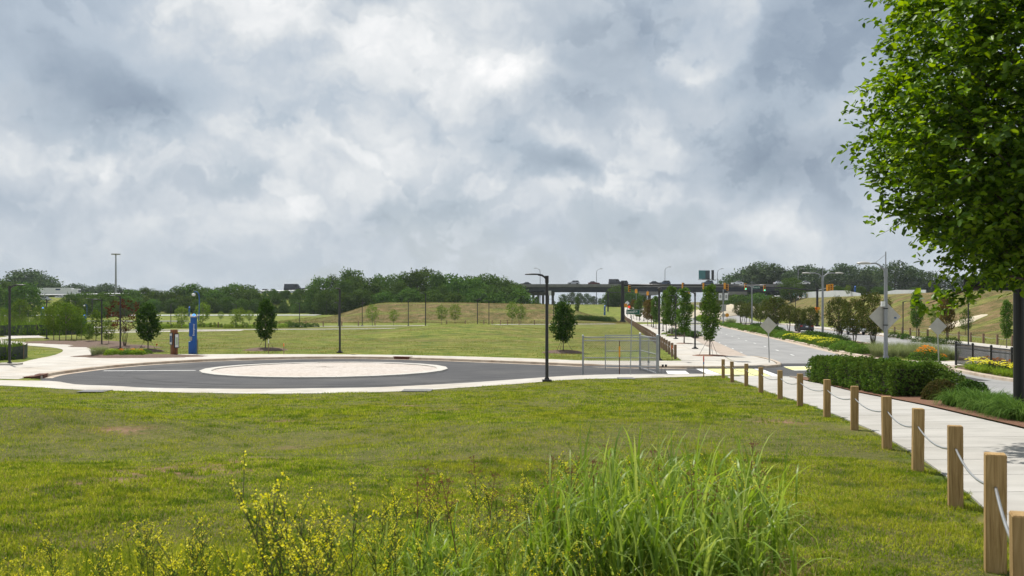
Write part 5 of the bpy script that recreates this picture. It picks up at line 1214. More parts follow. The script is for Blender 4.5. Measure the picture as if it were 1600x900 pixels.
b0, b1 = za(1282, 453), za(1306, 446.5); MB().tube([(0, 0, a0[1]), (b1[0], .0, b1[1])], [.10, .05], 8).build('arm', M['galv'], t); 
for i, px in enumerate((1292, 1295.5, 1300)):
    x, z = za(px, 450-i*.6); signal_head(t, (x, -.25+i*.1, z), 1.9 if i < 2 else 2.2)
ped_head(t, (-.35, -.05, height_px(482, Y, p.z)), 1.0, True); ped_head(t, (.15, -.25, height_px(482, Y, p.z)), 2.6); ped_head(t, (-.12, -.25, height_px(486.5, Y, p.z)), 2.6)
# left hand mast
Y2 = 211; p2 = at(973, Y2); t = thing('signal_mast', p2, 'thick black signal mast at the left of the crossing with yellow backed lights', 'traffic signal')
h2 = lambda py: height_px(py, Y2, p2.z); x2 = lambda px: (px-973)/F_PX*Y2
MB().tube([(0, 0, 0), (0, 0, h2(440.5))], [.46, .36], 14).build('pole', M['black'], t); MB().tube([(0, 0, -.05), (0, 0, .4)], [.75, .6], 12).build('base', M['black'], t)
MB().tube([(0, 0, h2(445.5)), (x2(1060), 0, h2(445.2)), (x2(1152), 0, h2(446.8))], [.24, .18, .10], 10).build('arm', M['black'], t, True)
signal_head(t, (x2(983), -.45, h2(451)), .5, None, 3).scale = (1.35,)*3
for px, py in ((1066, 446.5), (1098.5, 447), (1132, 447)): signal_head(t, (x2(px), -.35, h2(py)), 1.57 if px != 1132 else 1, None).scale = (1.25,)*3
signal_head(t, (x2(1136), -.3, h2(449)), -.6, None).scale = (1.25,)*3
ped_head(t, (.55, -.2, h2(477)), 2.8).scale = (1.7,)*3; ped_head(t, (1.35, -.1, h2(479.5)), .2, True).scale = (1.2,)*3
for px, py in ((994, 455), (1012, 458.5), (1076, 457.5)):
    tt = thing('distant_signal', at(px, 300), 'small yellow signal hanging before the flyover', 'traffic signal', 'signals hanging before the flyover'); zz = height_px(py, 300, tt.location.z)
    MB().tube([(0, 0, 0), (0, 0, zz+1)], .08, 6).build('pole', M['greymetal'], tt); MB().box((0, 0, zz), (.7, .4, 1.2)).build('signal_head', M['sigyellow'], tt)
tt = thing('distant_signal', at(950, 300), 'black signal pole with its arm under the flyover', 'traffic signal'); zz = height_px(455, 300, tt.location.z)
MB().tube([(0, 0, 0), (0, 0, zz)], .22, 8).build('pole', M['black'], tt); MB().tube([(0, 0, zz-.4), (12, 0, zz-.3)], [.14, .08], 6).build('arm', M['black'], tt)
# black pole with a dark rounded sign at the right
p = at(1592.5, 21.3); t = thing('black_pole', p, 'black pole rising from the lilyturf with a dark rounded sign arm', 'pole')
MB().tube([(0, 0, -.1), (0, 0, 3.9)], .122, 14).build('pole', M['black'], t)
sg = MB(); sg.tube([(-1.22, 0, 2.98), (-1.15, 0, 2.93), (-.2, 0, 2.92), (0, 0, 2.92)], [.05, .10, .11, .11], 12); sg.build('sign_arm', M['black'], t, True)
bevel(MB().box((-.66, 0, 3.02), (1.15, .10, .20)).build('sign_panel', M['black'], t), .045, 3)

# ------------------------------------------------------------------ chain link panels
def chain_fence():
    X = {'a': (3.40, 46.0), 'b': (6.95, 45.8), 'c': (6.75, 50.6), 'd': (4.9, 50.4)}
    t = thing('chain_link_panels', (5.2, 47.5, 0), 'galvanised chain link fence panels standing loose beside the turning circle', 'fence'); O = Vector((5.2, 47.5, 0))
    def P(k, z): return (X[k][0]-O.x, X[k][1]-O.y, z)
    for k, r, h in (('a', .045, 1.88), ('b', .075, 1.92), ('c', .055, 1.86), ('d', .024, 1.75)): MB().tube([P(k, .0), P(k, h)], r, 8).lathe([(r*1.25, 0), (r*1.1, .05), (.01, .09)], 8, P(k, h)).build('post', M['galv'], t)
    def bar(a, b, za, zb, r=.024, m='galv'): MB().tube([P(a, za), P(b, zb)], r, 6).build('rail', M[m], t)
    for z in (1.84, 1.68, .86, .44): bar('a', 'b', z, z)
    for z in (1.80, 1.02, .12): bar('b', 'c', z, z)
    for z in (1.80, .98, .20): bar('c', 'd', z, z)
    q = Vector(P('a', 0)).lerp(Vector(P('b', 0)), .49); MB().tube([q, q+Vector((0, 0, 1.7))], .022, 6).build('post', M['rust'], t); MB().box(q+Vector((.0, -.03, 1.15)), (.07, .02, .52)).build('marker', M['sigyellow'], t)
    q = Vector(P('b', 0)).lerp(Vector(P('c', 0)), .48); MB().tube([q+Vector((0, 0, .1)), q+Vector((0, 0, 1.8))], .022, 6).build('post', M['galv'], t)
    for a, b, z0, z1 in (('a', 'b', .44, 1.84), ('b', 'c', .12, 1.8), ('c', 'd', .2, 1.8)):
        A, B = Vector(P(a, 0)), Vector(P(b, 0)); L_ = (B-A).length; d = (B-A)/L_; nrm = Vector((-d.y, d.x, 0)); mb = MB(); hh = z1-z0; sp = .11; w = .0028
        for s in (-1, 1):
            u = -hh
            while u < L_+hh:
                u0, v0, u1, v1 = u, 0.0, u+hh, hh
                if s < 0: u0, u1 = u1, u0
                # clip to the panel
                def cl(ua, va, ub, vb):
                    if ua > ub: ua, va, ub, vb = ub, vb, ua, va
                    if ub <= 0 or ua >= L_: return None
                    k = (vb-va)/(ub-ua)
                    if ua < 0: va -= k*ua; ua = 0
                    if ub > L_: vb -= k*(ub-L_); ub = L_
                    return ua, va, ub, vb
                c = cl(u0, v0, u1, v1)
                if c:
                    p0 = A+d*c[0]+Vector((0, 0, z0+c[1]))+nrm*.004*s; p1 = A+d*c[2]+Vector((0, 0, z0+c[3]))+nrm*.004*s
                    if (p1-p0).length > .02: mb.tube([p0, p1], w, 3, False)
                u += sp
        mb.build('chain_link', M['galv'], t)
chain_fence()
# black railing on the median
def railing():
    y0, y1 = 52.2, 36.5; S0 = 17.15; t = thing('railing', (S0+K*y0, y0, bz(S0+K*y0, y0)), 'black metal railing with square posts along the median', 'railing'); O = t.location.copy()
    def P(y_, z): x = S0+K*y_; return (x-O.x, y_-O.y, bz(x, y_)-O.z+z)
    n = 7; ys2 = np.linspace(y0, y1, n)
    for i, y_ in enumerate(ys2):
        MB().box(P(y_, .62), (.095, .095, 1.28)).box(P(y_, 1.28), (.095, .095, .05), taper=.6).build('post', M['black'], t)
    for a, b in zip(ys2[:-1], ys2[1:]):
        for z in (.12, .98, 1.17): MB().tube([P(a, z), P(b, z)], .028, 4).build('rail', M['black'], t)
        for q in np.linspace(a, b, 18)[1:-1]: MB().box(P(q, .65), (.028, .028, 1.06)).build('picket', M['black'], t)
railing()
# silt screens at the left
def silt_screen(pts, h, label):
    p0 = Vector((pts[0][0], pts[0][1], bz(*pts[0]))); t = thing('silt_screen', p0, label, 'fence')
    for (x0, y0), (x1, y1) in zip(pts[:-1], pts[1:]):
        a = Vector((x0, y0, bz(x0, y0)))-p0; b = Vector((x1, y1, bz(x1, y1)))-p0; V = []; n = 6
        for k in range(n+1):
            q = a.lerp(b, k/n); o = Vector((rnd.uniform(-.03, .03), rnd.uniform(-.03, .03), 0)); V += [q, q+o+Vector((0, 0, h-.05*math.sin(math.pi*k/n)))]
        V += [v+Vector((.0, .02, 0)) for v in V]; m = 2*n+2
        Fc = [(2*k, 2*k+2, 2*k+3, 2*k+1) for k in range(n)]+[(m+2*k, m+2*k+1, m+2*k+3, m+2*k+2) for k in range(n)]+[(2*k+1, 2*k+3, m+2*k+3, m+2*k+1) for k in range(n)]
        MB().add(V, Fc).build('fabric', M['fabric'], t)
        MB().box(a+Vector((0, -.04, h*.53)), (.05, .05, h*1.12)).build('stake', M['wooddark'], t)
silt_screen([(-31.8, 55.5), (-30.6, 57.2), (-30.0, 59.0), (-30.8, 61.0), (-33.0, 63.5)], .80, 'short dark silt screen with weeds beside the winding path')
silt_screen([(-62, 104), (-58, 106.5), (-54, 109), (-51.2, 112), (-50.5, 116)], 1.2, 'long dark silt screen on the left beyond the winding path')
# survey stakes and pin flags
for px, Y, c1, c2, h, lab in ((1099.5, 43.6, 'red', 'blue', .95, 'wooden survey stake tipped red and blue at the crossing'), (1030.5, 60.0, 'pinkflag', 'wooddark', .9, 'dark stake with a pink ribbon among the footway posts'), (1050, 57.6, 'orange', 'wooddark', .9, 'dark stake with an orange top among the footway posts'), (443.5, 64.6, 'orange', 'wooddark', .75, 'survey stake with an orange top beside the staked oak'), (419.5, 65.4, 'white', 'wooddark', 1.0, 'white marker stake at the foot of the staked oak'), (309, 65.5, 'wooddark', 'wooddark', 1.0, 'thin brown stake beside the blue call post')):
    p = at(px, Y); t = thing('survey_stake', p, lab, 'stake'); MB().box((0, 0, h*.5-.03), (.045, .025, h)).build('stake', M['wooddark' if c2 == 'wooddark' else 'wood'], t); MB().box((0, -.002, h*.86), (.05, .032, h*.26)).build('flagging', M[c1], t)
    if c2 == 'blue': MB().box((0, -.001, h*.66), (.05, .031, h*.12)).build('flagging', M['blue'], t)
for px, py in ((244, 546.5), (1012, 577), (1034, 584), (1039, 584)):
    p = gp(px, py); t = thing('pin_flag', p, 'little pin flag stuck in the ground by the paving', 'flag', 'pin flags by the paving'); MB().tube([(0, 0, 0), (0, 0, .45)], .006, 4).build('wire', M['iron'], t); MB().box((.05, 0, .38), (.10, .004, .12)).build('flag', M['red' if px < 300 else 'iron'], t)

# ------------------------------------------------------------------ vehicles
def wheel_meshes(r, w):
    ty = MB().lathe([(r*.62, -w/2), (r*.94, -w/2), (r, -w*.3), (r, w*.3), (r*.94, w/2), (r*.62, w/2)], 20).mesh('tyre', M['tyre'], True); rm = MB().lathe([(.02, -w*.46), (r*.28, -w*.46), (r*.62, -w*.40), (r*.64, w*.40), (.02, w*.40)], 16).mesh('rim', M['rim'], True); return ty, rm
def car(p, rz, kind, paint, label, group=None, s=1.0, name=None):
    """nose towards +x"""
    t = thing(name or {'suv': 'parked_car', 'pickup': 'pickup_truck', 'sedan': 'car', 'van': 'van'}[kind], p, label, {'suv': 'car', 'sedan': 'car', 'pickup': 'pickup', 'van': 'van'}[kind], group, rz, s)
    L_, W, r = {'suv': (4.7, 1.86, .36), 'sedan': (4.6, 1.80, .33), 'pickup': (5.8, 2.0, .42), 'van': (5.6, 2.0, .36)}[kind]; h = L_/2; g = .24 if kind != 'pickup' else .38
    lo = {'suv': [(-h, g+.12), (-h+.06, .95), (-h+.25, 1.02), (h*.36, 1.02), (h-.35, .93), (h-.04, .78), (h, g+.1), (h-.1, g), (-h+.1, g)],
          'sedan': [(-h, g+.15), (-h+.04, .86), (-h+.5, .92), (h*.30, .92), (h-.35, .80), (h-.04, .66), (h, g+.1), (h-.1, g), (-h+.1, g)],
          'pickup': [(-h, g+.18), (-h, 1.16), (-h*.10, 1.16), (h*.36, 1.18), (h-.25, 1.10), (h-.03, .95), (h, g+.12), (h-.1, g), (-h+.1, g)],
          'van': [(-h, g+.12), (-h, 1.1), (h*.55, 1.1), (h-.2, .95), (h, g+.3), (h-.1, g), (-h+.1, g)]}[kind]
    b = bevel(MB().extrude_y(lo, -W/2, W/2).build('body', M[paint], t), .06, 3)
    up = {'suv': (-h+.10, -h+.45, h*.10, h*.42, .98, 1.68), 'sedan': (-h+.45, -h+1.15, h*.02, h*.34, .88, 1.42), 'pickup': (-h*.08, -.02, h*.16, h*.40, 1.12, 1.86), 'van': (-h+.02, -h+.1, h*.35, h*.62, 1.06, 2.2)}[kind]
    xa, xb, xc, xd, z0, z1 = up; wt, wb = W*.38, W*.47
    V = [(xa, -wb, z0), (xd, -wb, z0), (xd, wb, z0), (xa, wb, z0), (xb, -wt, z1), (xc, -wt, z1), (xc, wt, z1), (xb, wt, z1)]
    cb = bevel(MB().add(V, [(3, 2, 1, 0), (4, 5, 6, 7), (0, 1, 5, 4), (1, 2, 6, 5), (2, 3, 7, 6), (3, 0, 4, 7)]).build('cabin', M[paint], t), .05, 2)
    V = [Vector(v) for v in V]
    def pane(q, n=(0, 0, 0), k0=.08, k1=.92, l0=.14, l1=.86):
        a, b_, c, d = (V[i] for i in q); N_ = (b_-a).cross(d-a).normalized()
        f = lambda u, v: (a.lerp(b_, u)).lerp(d.lerp(c, u), v)+N_*.012
        F_ = lambda u, v: f(u, v)-N_*.04
        P8 = [F_(k0, l0), F_(k1, l0), F_(k1, l1), F_(k0, l1), f(k0, l0), f(k1, l0), f(k1, l1), f(k0, l1)]
        MB().add(P8, [(4, 5, 6, 7), (0, 1, 5, 4), (1, 2, 6, 5), (2, 3, 7, 6), (3, 0, 4, 7)]).build('window', M['glass'], t)
    if kind == 'pickup' or kind == 'van':
        pane((0, 1, 5, 4), k0=.1 if kind == 'pickup' else .66); pane((2, 3, 7, 6), k1=.9 if kind == 'pickup' else .34)
    else:
        for k0, k1 in ((.07, .48), (.52, .93)): pane((0, 1, 5, 4), k0=k0, k1=k1); pane((2, 3, 7, 6), k0=k0, k1=k1)
    pane((1, 2, 6, 5)); pane((3, 0, 4, 7))
    ty, rm = wheel_meshes(r, .24)
    for sx in (h-.95, -h+.95):
        for sy in (-1, 1):
            w = link('wheel', ty, t, (sx, sy*(W/2-.11), r)); w.rotation_euler = (R(90)*sy*-1, 0, 0); link('rim', rm, w)
    for sy in (-1, 1):
        MB().box((-h+.015, sy*(W/2-.22), .82 if kind != 'pickup' else 1.0), (.06, .30, .18 if kind != 'pickup' else .30)).build('tail_light', M['taillight'], t); MB().box((h-.03, sy*(W/2-.26), .70 if kind != 'pickup' else .92), (.08, .34, .14)).build('headlight', M['headlight'], t)
        MB().box((xd-.15, sy*(W/2+.10), z0+.10), (.12, .20, .14)).build('mirror', M['black'], t)
    MB().box((-h-.02, 0, g+.16), (.10, W*.94, .16)).build('bumper', M['black' if kind != 'pickup' else 'rim'], t); MB().box((-h-.03, 0, .72 if kind != 'pickup' else .95), (.03, .32, .14)).build('number_plate', M['white'], t)
    if kind == 'pickup': MB().box((-h*.53, 0, 1.168), (h*.80, W*.80, .012)).build('load_bed', M['iron'], t)
    return t
ad = math.pi/2-math.atan(K)
def on_road(S, Y): x = S+K*Y; return Vector((x, Y, bz(x, Y)-.12))
car(on_road(22.2, 130.5), ad, 'suv', 'cardark', 'dark blue car driving away behind the crape myrtles')
car(on_road(25.9, 117.5), ad, 'pickup', 'carwhite', 'silver white pickup truck driving away beyond the median')
# lorry and car on the motorway at the left
p = at(87, 350); zb = height_px(466.5, 350, 0); t = thing('articulated_lorry', (p.x, p.y, zb), 'long white lorry trailer passing on the motorway at the left', 'lorry')
bevel(MB().box((0, 0, 2.55), (12.2, 2.5, 2.6)).build('trailer', M['white'], t), .04); MB().box((0, 0, 1.12), (12.0, 2.2, .22)).build('chassis', M['iron'], t); MB().box((1.4, -1.262, 3.3), (1.7, .012, .55)).build('lettering', plain('navy_print2', (.03, .05, .12), .5), t)
bevel(MB().box((7.6, 0, 2.2), (2.2, 2.4, 2.6)).build('cab', M['white'], t), .12); MB().box((8.72, 0, 2.7), (.04, 2.1, .9)).build('window', M['glass'], t)
ty, rm = wheel_meshes(.5, .5)
for x in (-5.2, -4.0, 4.2, 5.3, 7.9):
    for sy in (-1, 1): w = link('wheel', ty, t, (x, sy*1.0, .5)); w.rotation_euler = (R(90)*-sy, 0, 0); link('rim', rm, w)
car((at(97, 343).x, 343, height_px(467.6, 343, 0)), 0, 'sedan', 'carwhite', 'white car overtaking the white lorry on the motorway')
car((at(68, 335).x, 335, height_px(470, 335, 0)), math.pi, 'sedan', 'carsilver', 'pale car on the slip road below the white lorry', None)

# ------------------------------------------------------------------ motorway, flyover, masts
hwy = [(x, float(np.interp(x, [-400, -190, -80, -20, 4], [5.0, 5.2, 7.1, 9.6, 10.2]))+1.7) for x in np.linspace(-400, -14, 60)]
V = []; 
for x, z in hwy: zz = bz(x, 363)+.15; V += [(x, 347, zz), (x, 379, zz)]
sh = np_mesh('motorway', np.array(V), [np.array([(2*i, 2*i+2, 2*i+3, 2*i+1) for i in range(59)])], M['road']); tag(link('motorway', sh), kind='structure')
t = thing('guard_rail', (0, 346, 0), 'long grey guard rail along the motorway edge', 'guard rail')
for i in range(0, 59): 
    (x0, _), (x1, _) = hwy[i], hwy[i+1]; MB().tube([(x0, 0, bz(x0, 363)+.75), (x1, 0, bz(x1, 363)+.75)], .22, 5).build('rail', M['greymetal'], t); MB().box((x0, .1, bz(x0, 363)+.2), (.15, .15, 1.4)).build('post', M['galv'], t)
BY = 372.0
def bx_(px): return (px-800)/F_PX*BY
zt_, zg, zu = height_px(444.5, BY, 0), height_px(448.5, BY, 0), height_px(455.0, BY, 0)
t = thing('flyover', (bx_(990), BY, 0), 'long concrete motorway flyover on column piers crossing above the street', 'bridge'); ox = bx_(990)
x0, x1 = bx_(740), bx_(1250); cx, L_ = (x0+x1)/2-ox, x1-x0
MB().box((cx, 13, zg+.12), (L_, 26, .35)).build('deck', M['bridge_c'], t)
for yy in (-.1, 26.1): MB().box((cx, yy, (zt_+zg)/2+.1), (L_, .35, zt_-zg+.1)).build('parapet', M['bridge_c'], t)
for yy in np.linspace(.6, 25.4, 7): MB().box((cx, yy, (zg+zu)/2), (L_, .5, zg-zu)).box((cx, yy, zu+.05), (L_, .9, .12)).build('girder', M['bridge_s'], t)
for px in (846, 1012, 1150):
    xx = bx_(px)-ox; zb = bz(xx+ox, BY+10)
    MB().box((xx+0, 10, zu-.85), (11.0 if px == 846 else 7.0, 27 if px != 846 else 3.0, 1.3)).build('pier_cap', M['bridge_c'], t)
    if px == 846:
        for k in range(6):
            MB().box((xx-4.9+k*1.96, 8+k*.8, (zu-1.4+zb-1)/2), (.95, 1.0, zu-1.4-zb+1)).build('column', M['bridge_c'], t)
    else:
        for k in range(5): MB().box((xx-1.5+(k % 2)*3.0, 1+k*5.5, (zu-1.4+zb-1)/2), (1.2, 1.2, zu-1.4-zb+1)).build('column', M['bridge_c'], t)
zr = zg+.30
for px, k, c, yy, lab in ((821, 'sedan', 'cardark', 20, 'dark car on the left end of the flyover'), (896, 'suv', 'carsilver', 6, 'pale green car in the middle of the flyover'), (928, 'sedan', 'carred', 8, 'maroon car on the flyover beside a tall lamp'), (962, 'van', 'cardark', 6, 'black van on the flyover left of the signal pole'), (972, 'suv', 'cardark', 8, 'dark car on the flyover behind the signal pole'), (1024, 'sedan', 'cardark', 6, 'dark car on the flyover above the street'), (1038, 'suv', 'carblue', 8, 'blue car on the flyover above the street trees'), (1105, 'suv', 'carblue', 6, 'large blue grey car on the flyover below the billboard'), (1152, 'sedan', 'carwhite', 6, 'white car on the flyover below the dark trees'), (1218, 'sedan', 'carwhite', 6, 'white car on the right part of the flyover'), (1256, 'sedan', 'carwhite', 6, 'white car on the right end of the flyover')):
    car((bx_(px)*(BY+yy)/BY, BY+yy, zr+.75), 0 if rnd.random() < .5 else math.pi, k, c, lab, name='flyover_vehicle')
for px, k, c, lab, dz in ((417, 'sedan', 'carwhite', 'white car on the motorway above the creeper bank', 0), (460, 'van', 'cardark', 'dark lorry on the motorway above the creeper bank', .3), (479, 'sedan', 'carsilver', 'silver car on the motorway beside the wood', 0)):
    x = (px-800)/F_PX*352; car((x, 352, bz(x, 363)+.2+dz), 0, k, c, lab, name='motorway_vehicle', s=1.3 if k == 'van' else 1.1)
def mast(px, top, Y, label, r=.16, arm=1, group=None, name='mast_light'):
    p = at(px, Y); p.z -= .3; h = height_px(top, Y, p.z); t = thing(name, p, label, 'light mast', group); MB().tube([(0, 0, 0), (0, 0, h*.9), (arm*.25, 0, h*.96), (arm*1.4, 0, h)], [r, r*.7, r*.6, r*.45], 8).build('pole', M['greymetal'], t, True)
    MB().box((arm*1.9, 0, h), (1.1, .4, .22)).build('lamp_head', M['signback'], t)
for px, top in ((932, 420), (1039, 417), (1121, 420), (844, 419), (1247, 419)): mast(px, top, 386, 'slender motorway light rising above the flyover', .16, 1 if px > 900 else -1, 'slender lights above the flyover')
p = at(181, 420); h = height_px(396, 420, p.z); t = thing('high_mast', p, 'very tall grey mast with a ring of floodlights above the trees', 'light mast'); MB().tube([(0, 0, 0), (0, 0, h)], [.55, .26], 10).build('pole', M['greymetal'], t); MB().lathe([(.5, 0), (1.5, .1), (1.5, .3), (.3, .5)], 12, (0, 0, h-.4)).build('ring', M['greymetal'], t)
for i in range(8): a = i*.785; MB().box((1.6*math.cos(a), 1.6*math.sin(a), h-.35), (.7, .7, .45)).build('floodlight', M['signback'], t)
# billboard
p = at(1106, 450); t = thing('billboard', p, 'teal and grey roadside billboard standing above the flyover', 'billboard'); f = 450/F_PX; hb = lambda py: height_px(py, 450, p.z)
MB().tube([(.3, 0, 0), (.3, 0, hb(437))], .55, 10).build('column', M['rust'], t)
b_ = MB().box((-1.9, -.4, (hb(422.5)+hb(436))/2), (5.0, .4, hb(422.5)-hb(436)), rz=.12).build('panel', plain('billboard_teal', (.06, .20, .21), .6), t); MB().box((-.2, -.52, (hb(422.5)+hb(436))/2), (2.0, .3, (hb(422.5)-hb(436))*.96), rz=.12).build('panel_print', plain('billboard_grey', (.06, .075, .085), .6), b_)
MB().box((2.4, .6, (hb(422)+hb(437))/2), (.9, .8, hb(422)-hb(437)), rz=.5).build('panel', M['iron'], t); MB().box((-1.6, -1, hb(437)), (6.2, .9, .3)).build('catwalk', M['galv'], t); MB().box((2.9, 0, hb(437.6)), (1.6, 1.2, .3)).build('catwalk', M['iron'], t); MB().box((-.9, -.6, hb(436.6)), (4.0, .2, .55)).build('light_bar', M['rust'], t)
# painted wall along the top of the bank
def bank_wall(pxs, Sw, tops, bots, label, name='retaining_wall', mural=False):
    t = thing(name, at(pxs[0], Sw*F_PX/(pxs[0]-1001)), label, 'wall'); O = t.location.copy()
    for i in range(len(pxs)-1):
        Ya, Yb = Sw*F_PX/(pxs[i]-1001), Sw*F_PX/(pxs[i+1]-1001); a, b = at(pxs[i], Ya), at(pxs[i+1], Yb); h0, h1 = max(.6, height_px(tops[i], Ya, a.z)), max(.6, height_px(tops[i+1], Yb, b.z))
        V = [(a.x, a.y, a.z-1.5), (b.x, b.y, b.z-1.5), (b.x, b.y, b.z+h1), (a.x, a.y, a.z+h0)]; V = [Vector(v)-O for v in V]; V += [v+Vector((0, .4, 0)) for v in V]
        MB().add(V, [(0, 1, 2, 3), (7, 6, 5, 4), (3, 2, 6, 7), (0, 4, 5, 1), (1, 5, 6, 2), (4, 0, 3, 7)]).build('wall_panel', M['wall_pale'], t)
    if mural:
        rr = random.Random(2); cols = [plain('mural_%d' % i, c, .7) for i, c in enumerate([(.25, .48, .52), (.03, .08, .25), (.55, .10, .06), (.50, .45, .10), (.10, .30, .38), (.6, .25, .1)])]
        for i in range(14):
            px = rr.uniform(1226, 1262); Y = Sw*F_PX/(px-1001); a = at(px, Y); z = a.z+height_px(rr.uniform(459, 463), Y, a.z); w = rr.uniform(.6, 2.2)
            MB().box(Vector((a.x, a.y-.02-i*.004, z))-O, (w, .01, rr.uniform(.4, 1.2))).build('mural_patch', cols[0] if i < 6 else rr.choice(cols), t)
bank_wall([1205, 1235, 1265, 1300, 1322, 1345], 57.5, [463, 459, 456, 454, 454, 460], None, 'pale retaining wall with a colourful mural along the bank top', mural=True)
bank_wall([1388, 1400, 1424, 1447], 59.5, [455, 453, 453, 456], None, 'plain white wall on top of the brown bank')
for i in range(3):
    t = thing('power_line', (at(1290, 380).x, 380, 0), 'thin power line strung before the skyline trees', 'power line', 'power lines before the skyline trees'); z = height_px(440+i*2.6, 380, 0); MB().tube([(-2, 0, z), (30, 0, z-.3), (70, 0, z-.5), (110, 0, z)], .05, 4).build('wire', M['iron'], t)

# ------------------------------------------------------------------ lawn and wild growth in the foreground
def lawn_blades(n, y0, y1, hgt, wid, seg, seed, name, mat, soil_keep=.12, strawf=0.0):
    r = np.random.default_rng(seed)
    y = y0+(y1-y0)*r.uniform(0, 1, n*3)**.8; x = r.uniform(-.62, .62, n*3)*(y+1.5)
    e = np.interp(x, EDGE[:, 0], EDGE[:, 1]); px = post_x(y)
    ok = (y < e-.06) & (x < px+.22+.10*np.sin(y*6)) & (r.uniform(size=n*3) > soilmask(x, y)*(1-soil_keep)*(.5+.5*np.sign(np.sin(x*6.3+np.sin(y*5)*1.5)*np.sin(y*5.7+x*2.1)+.25)))
    clump = .5+.5*np.sin(x*3.1+np.sin(y*2.3)*2)*np.sin(y*2.7+x*1.1)
    ok &= r.uniform(size=n*3) < .55+.45*clump
    i = np.nonzero(ok)[0][:n]; x, y = x[i], y[i]
    z = base(x, y)-.02+.03*np.sin(x*1.3+np.sin(y*.9))*np.sin(y*1.1+x*.4)
    big = .6+.7*clump[i]**2+.35*np.maximum(0, np.sin(x*.7+2)*np.sin(y*.45))
    V, Fq, Ft = blades(np.stack([x, y, z-.005], 1), hgt*big*r.uniform(.5, 1.25, len(i)), wid*r.uniform(.7, 1.3, len(i)), r.uniform(.15, 1.35, len(i)), r.uniform(0, 6.28, len(i)), seg, 1.0, r)
    o = link(name, np_mesh(name, V, [Fq, Ft], mat)); return o
tag(lawn_blades(260000, 3.4, 14.5, .062, .0085, 2, 1, 'lawn_grass', M['grass']), 'mown green lawn sloping down to the turning circle', 'grass', kind='stuff')
tag(lawn_blades(290000, 9.5, 27, .062, .014, 1, 2, 'lawn_grass', M['grass']), 'mown green lawn in the middle of the slope', 'grass', kind='stuff')
tag(lawn_blades(270000, 20, 46, .065, .028, 1, 3, 'lawn_grass', M['grass']), 'mown green lawn at the foot of the slope', 'grass', kind='stuff')
tag(lawn_blades(9000, 3.4, 14, .075, .006, 2, 4, 'dry_grass', M['straw'], .6), 'dry straw scattered through the lawn', 'dry grass', kind='stuff')

# tall broad bladed grass
r0 = np.random.default_rng(90)
def tall_clump(key, n, h, seed):
    r = np.random.default_rng(seed); parts = []
    for i in range(n):        # each stem bears several long arching leaves
        a0 = r.uniform(0, 6.28); q = .16*math.sqrt(r.uniform()); b = np.array([q*math.cos(a0), q*math.sin(a0), 0]); hs = h*r.uniform(.55, 1.0); lean = r.uniform(0, .22)
        for k in range(r.integers(4, 7)):
            t = r.uniform(.12, .8); az = r.uniform(0, 6.28); P = b+np.array([math.cos(a0)*lean*hs*t, math.sin(a0)*lean*hs*t, hs*t*.75])
            parts.append(blades(P[None], np.array([h*r.uniform(.30, .62)]), np.array([r.uniform(.012, .028)]), np.array([abs(r.normal(0, .65))+.1]), np.array([az]), 6, 1.0, r))
        parts.append(blades((b)[None], np.array([hs]), np.array([.011]), np.array([lean*2]), np.array([a0]), 4, 1.0, r))
    V, Fs = join(parts); return np_mesh(key, V, Fs, M['tallgrass'])
tall = [tall_clump('tall_grass_%d' % i, 13, 1.0, 91+i) for i in range(5)]
r_ = random.Random(31)
def wild(x, y_): return Vector((x, y_, bz(x, y_)-.03))
G_T = 'tall grass clumps in the wild strip'
for i in range(36):
    y_ = r_.uniform(5.3, 7.7); px = r_.uniform(875, 1195)
    x = (px-800)/F_PX*y_
    o = link('tall_grass', tall[i % 5], None, wild(x, y_), r_.uniform(0, 6.28), (.95, .95, r_.uniform(.6, 1.16))); tag(o, 'tall arching broad bladed grass in the wild strip of the lawn', 'tall grass', G_T)
for i in range(26):
    y_ = r_.uniform(4.6, 6.4); px = r_.uniform(560, 900); x = (px-800)/F_PX*y_; s = r_.uniform(.45, .72)
    o = link('tall_grass', tall[i % 5], None, wild(x, y_), r_.uniform(0, 6.28), s); tag(o, 'lower clump of arching grass among the yellow flowers', 'tall grass', 'lower grass clumps among the yellow flowers')
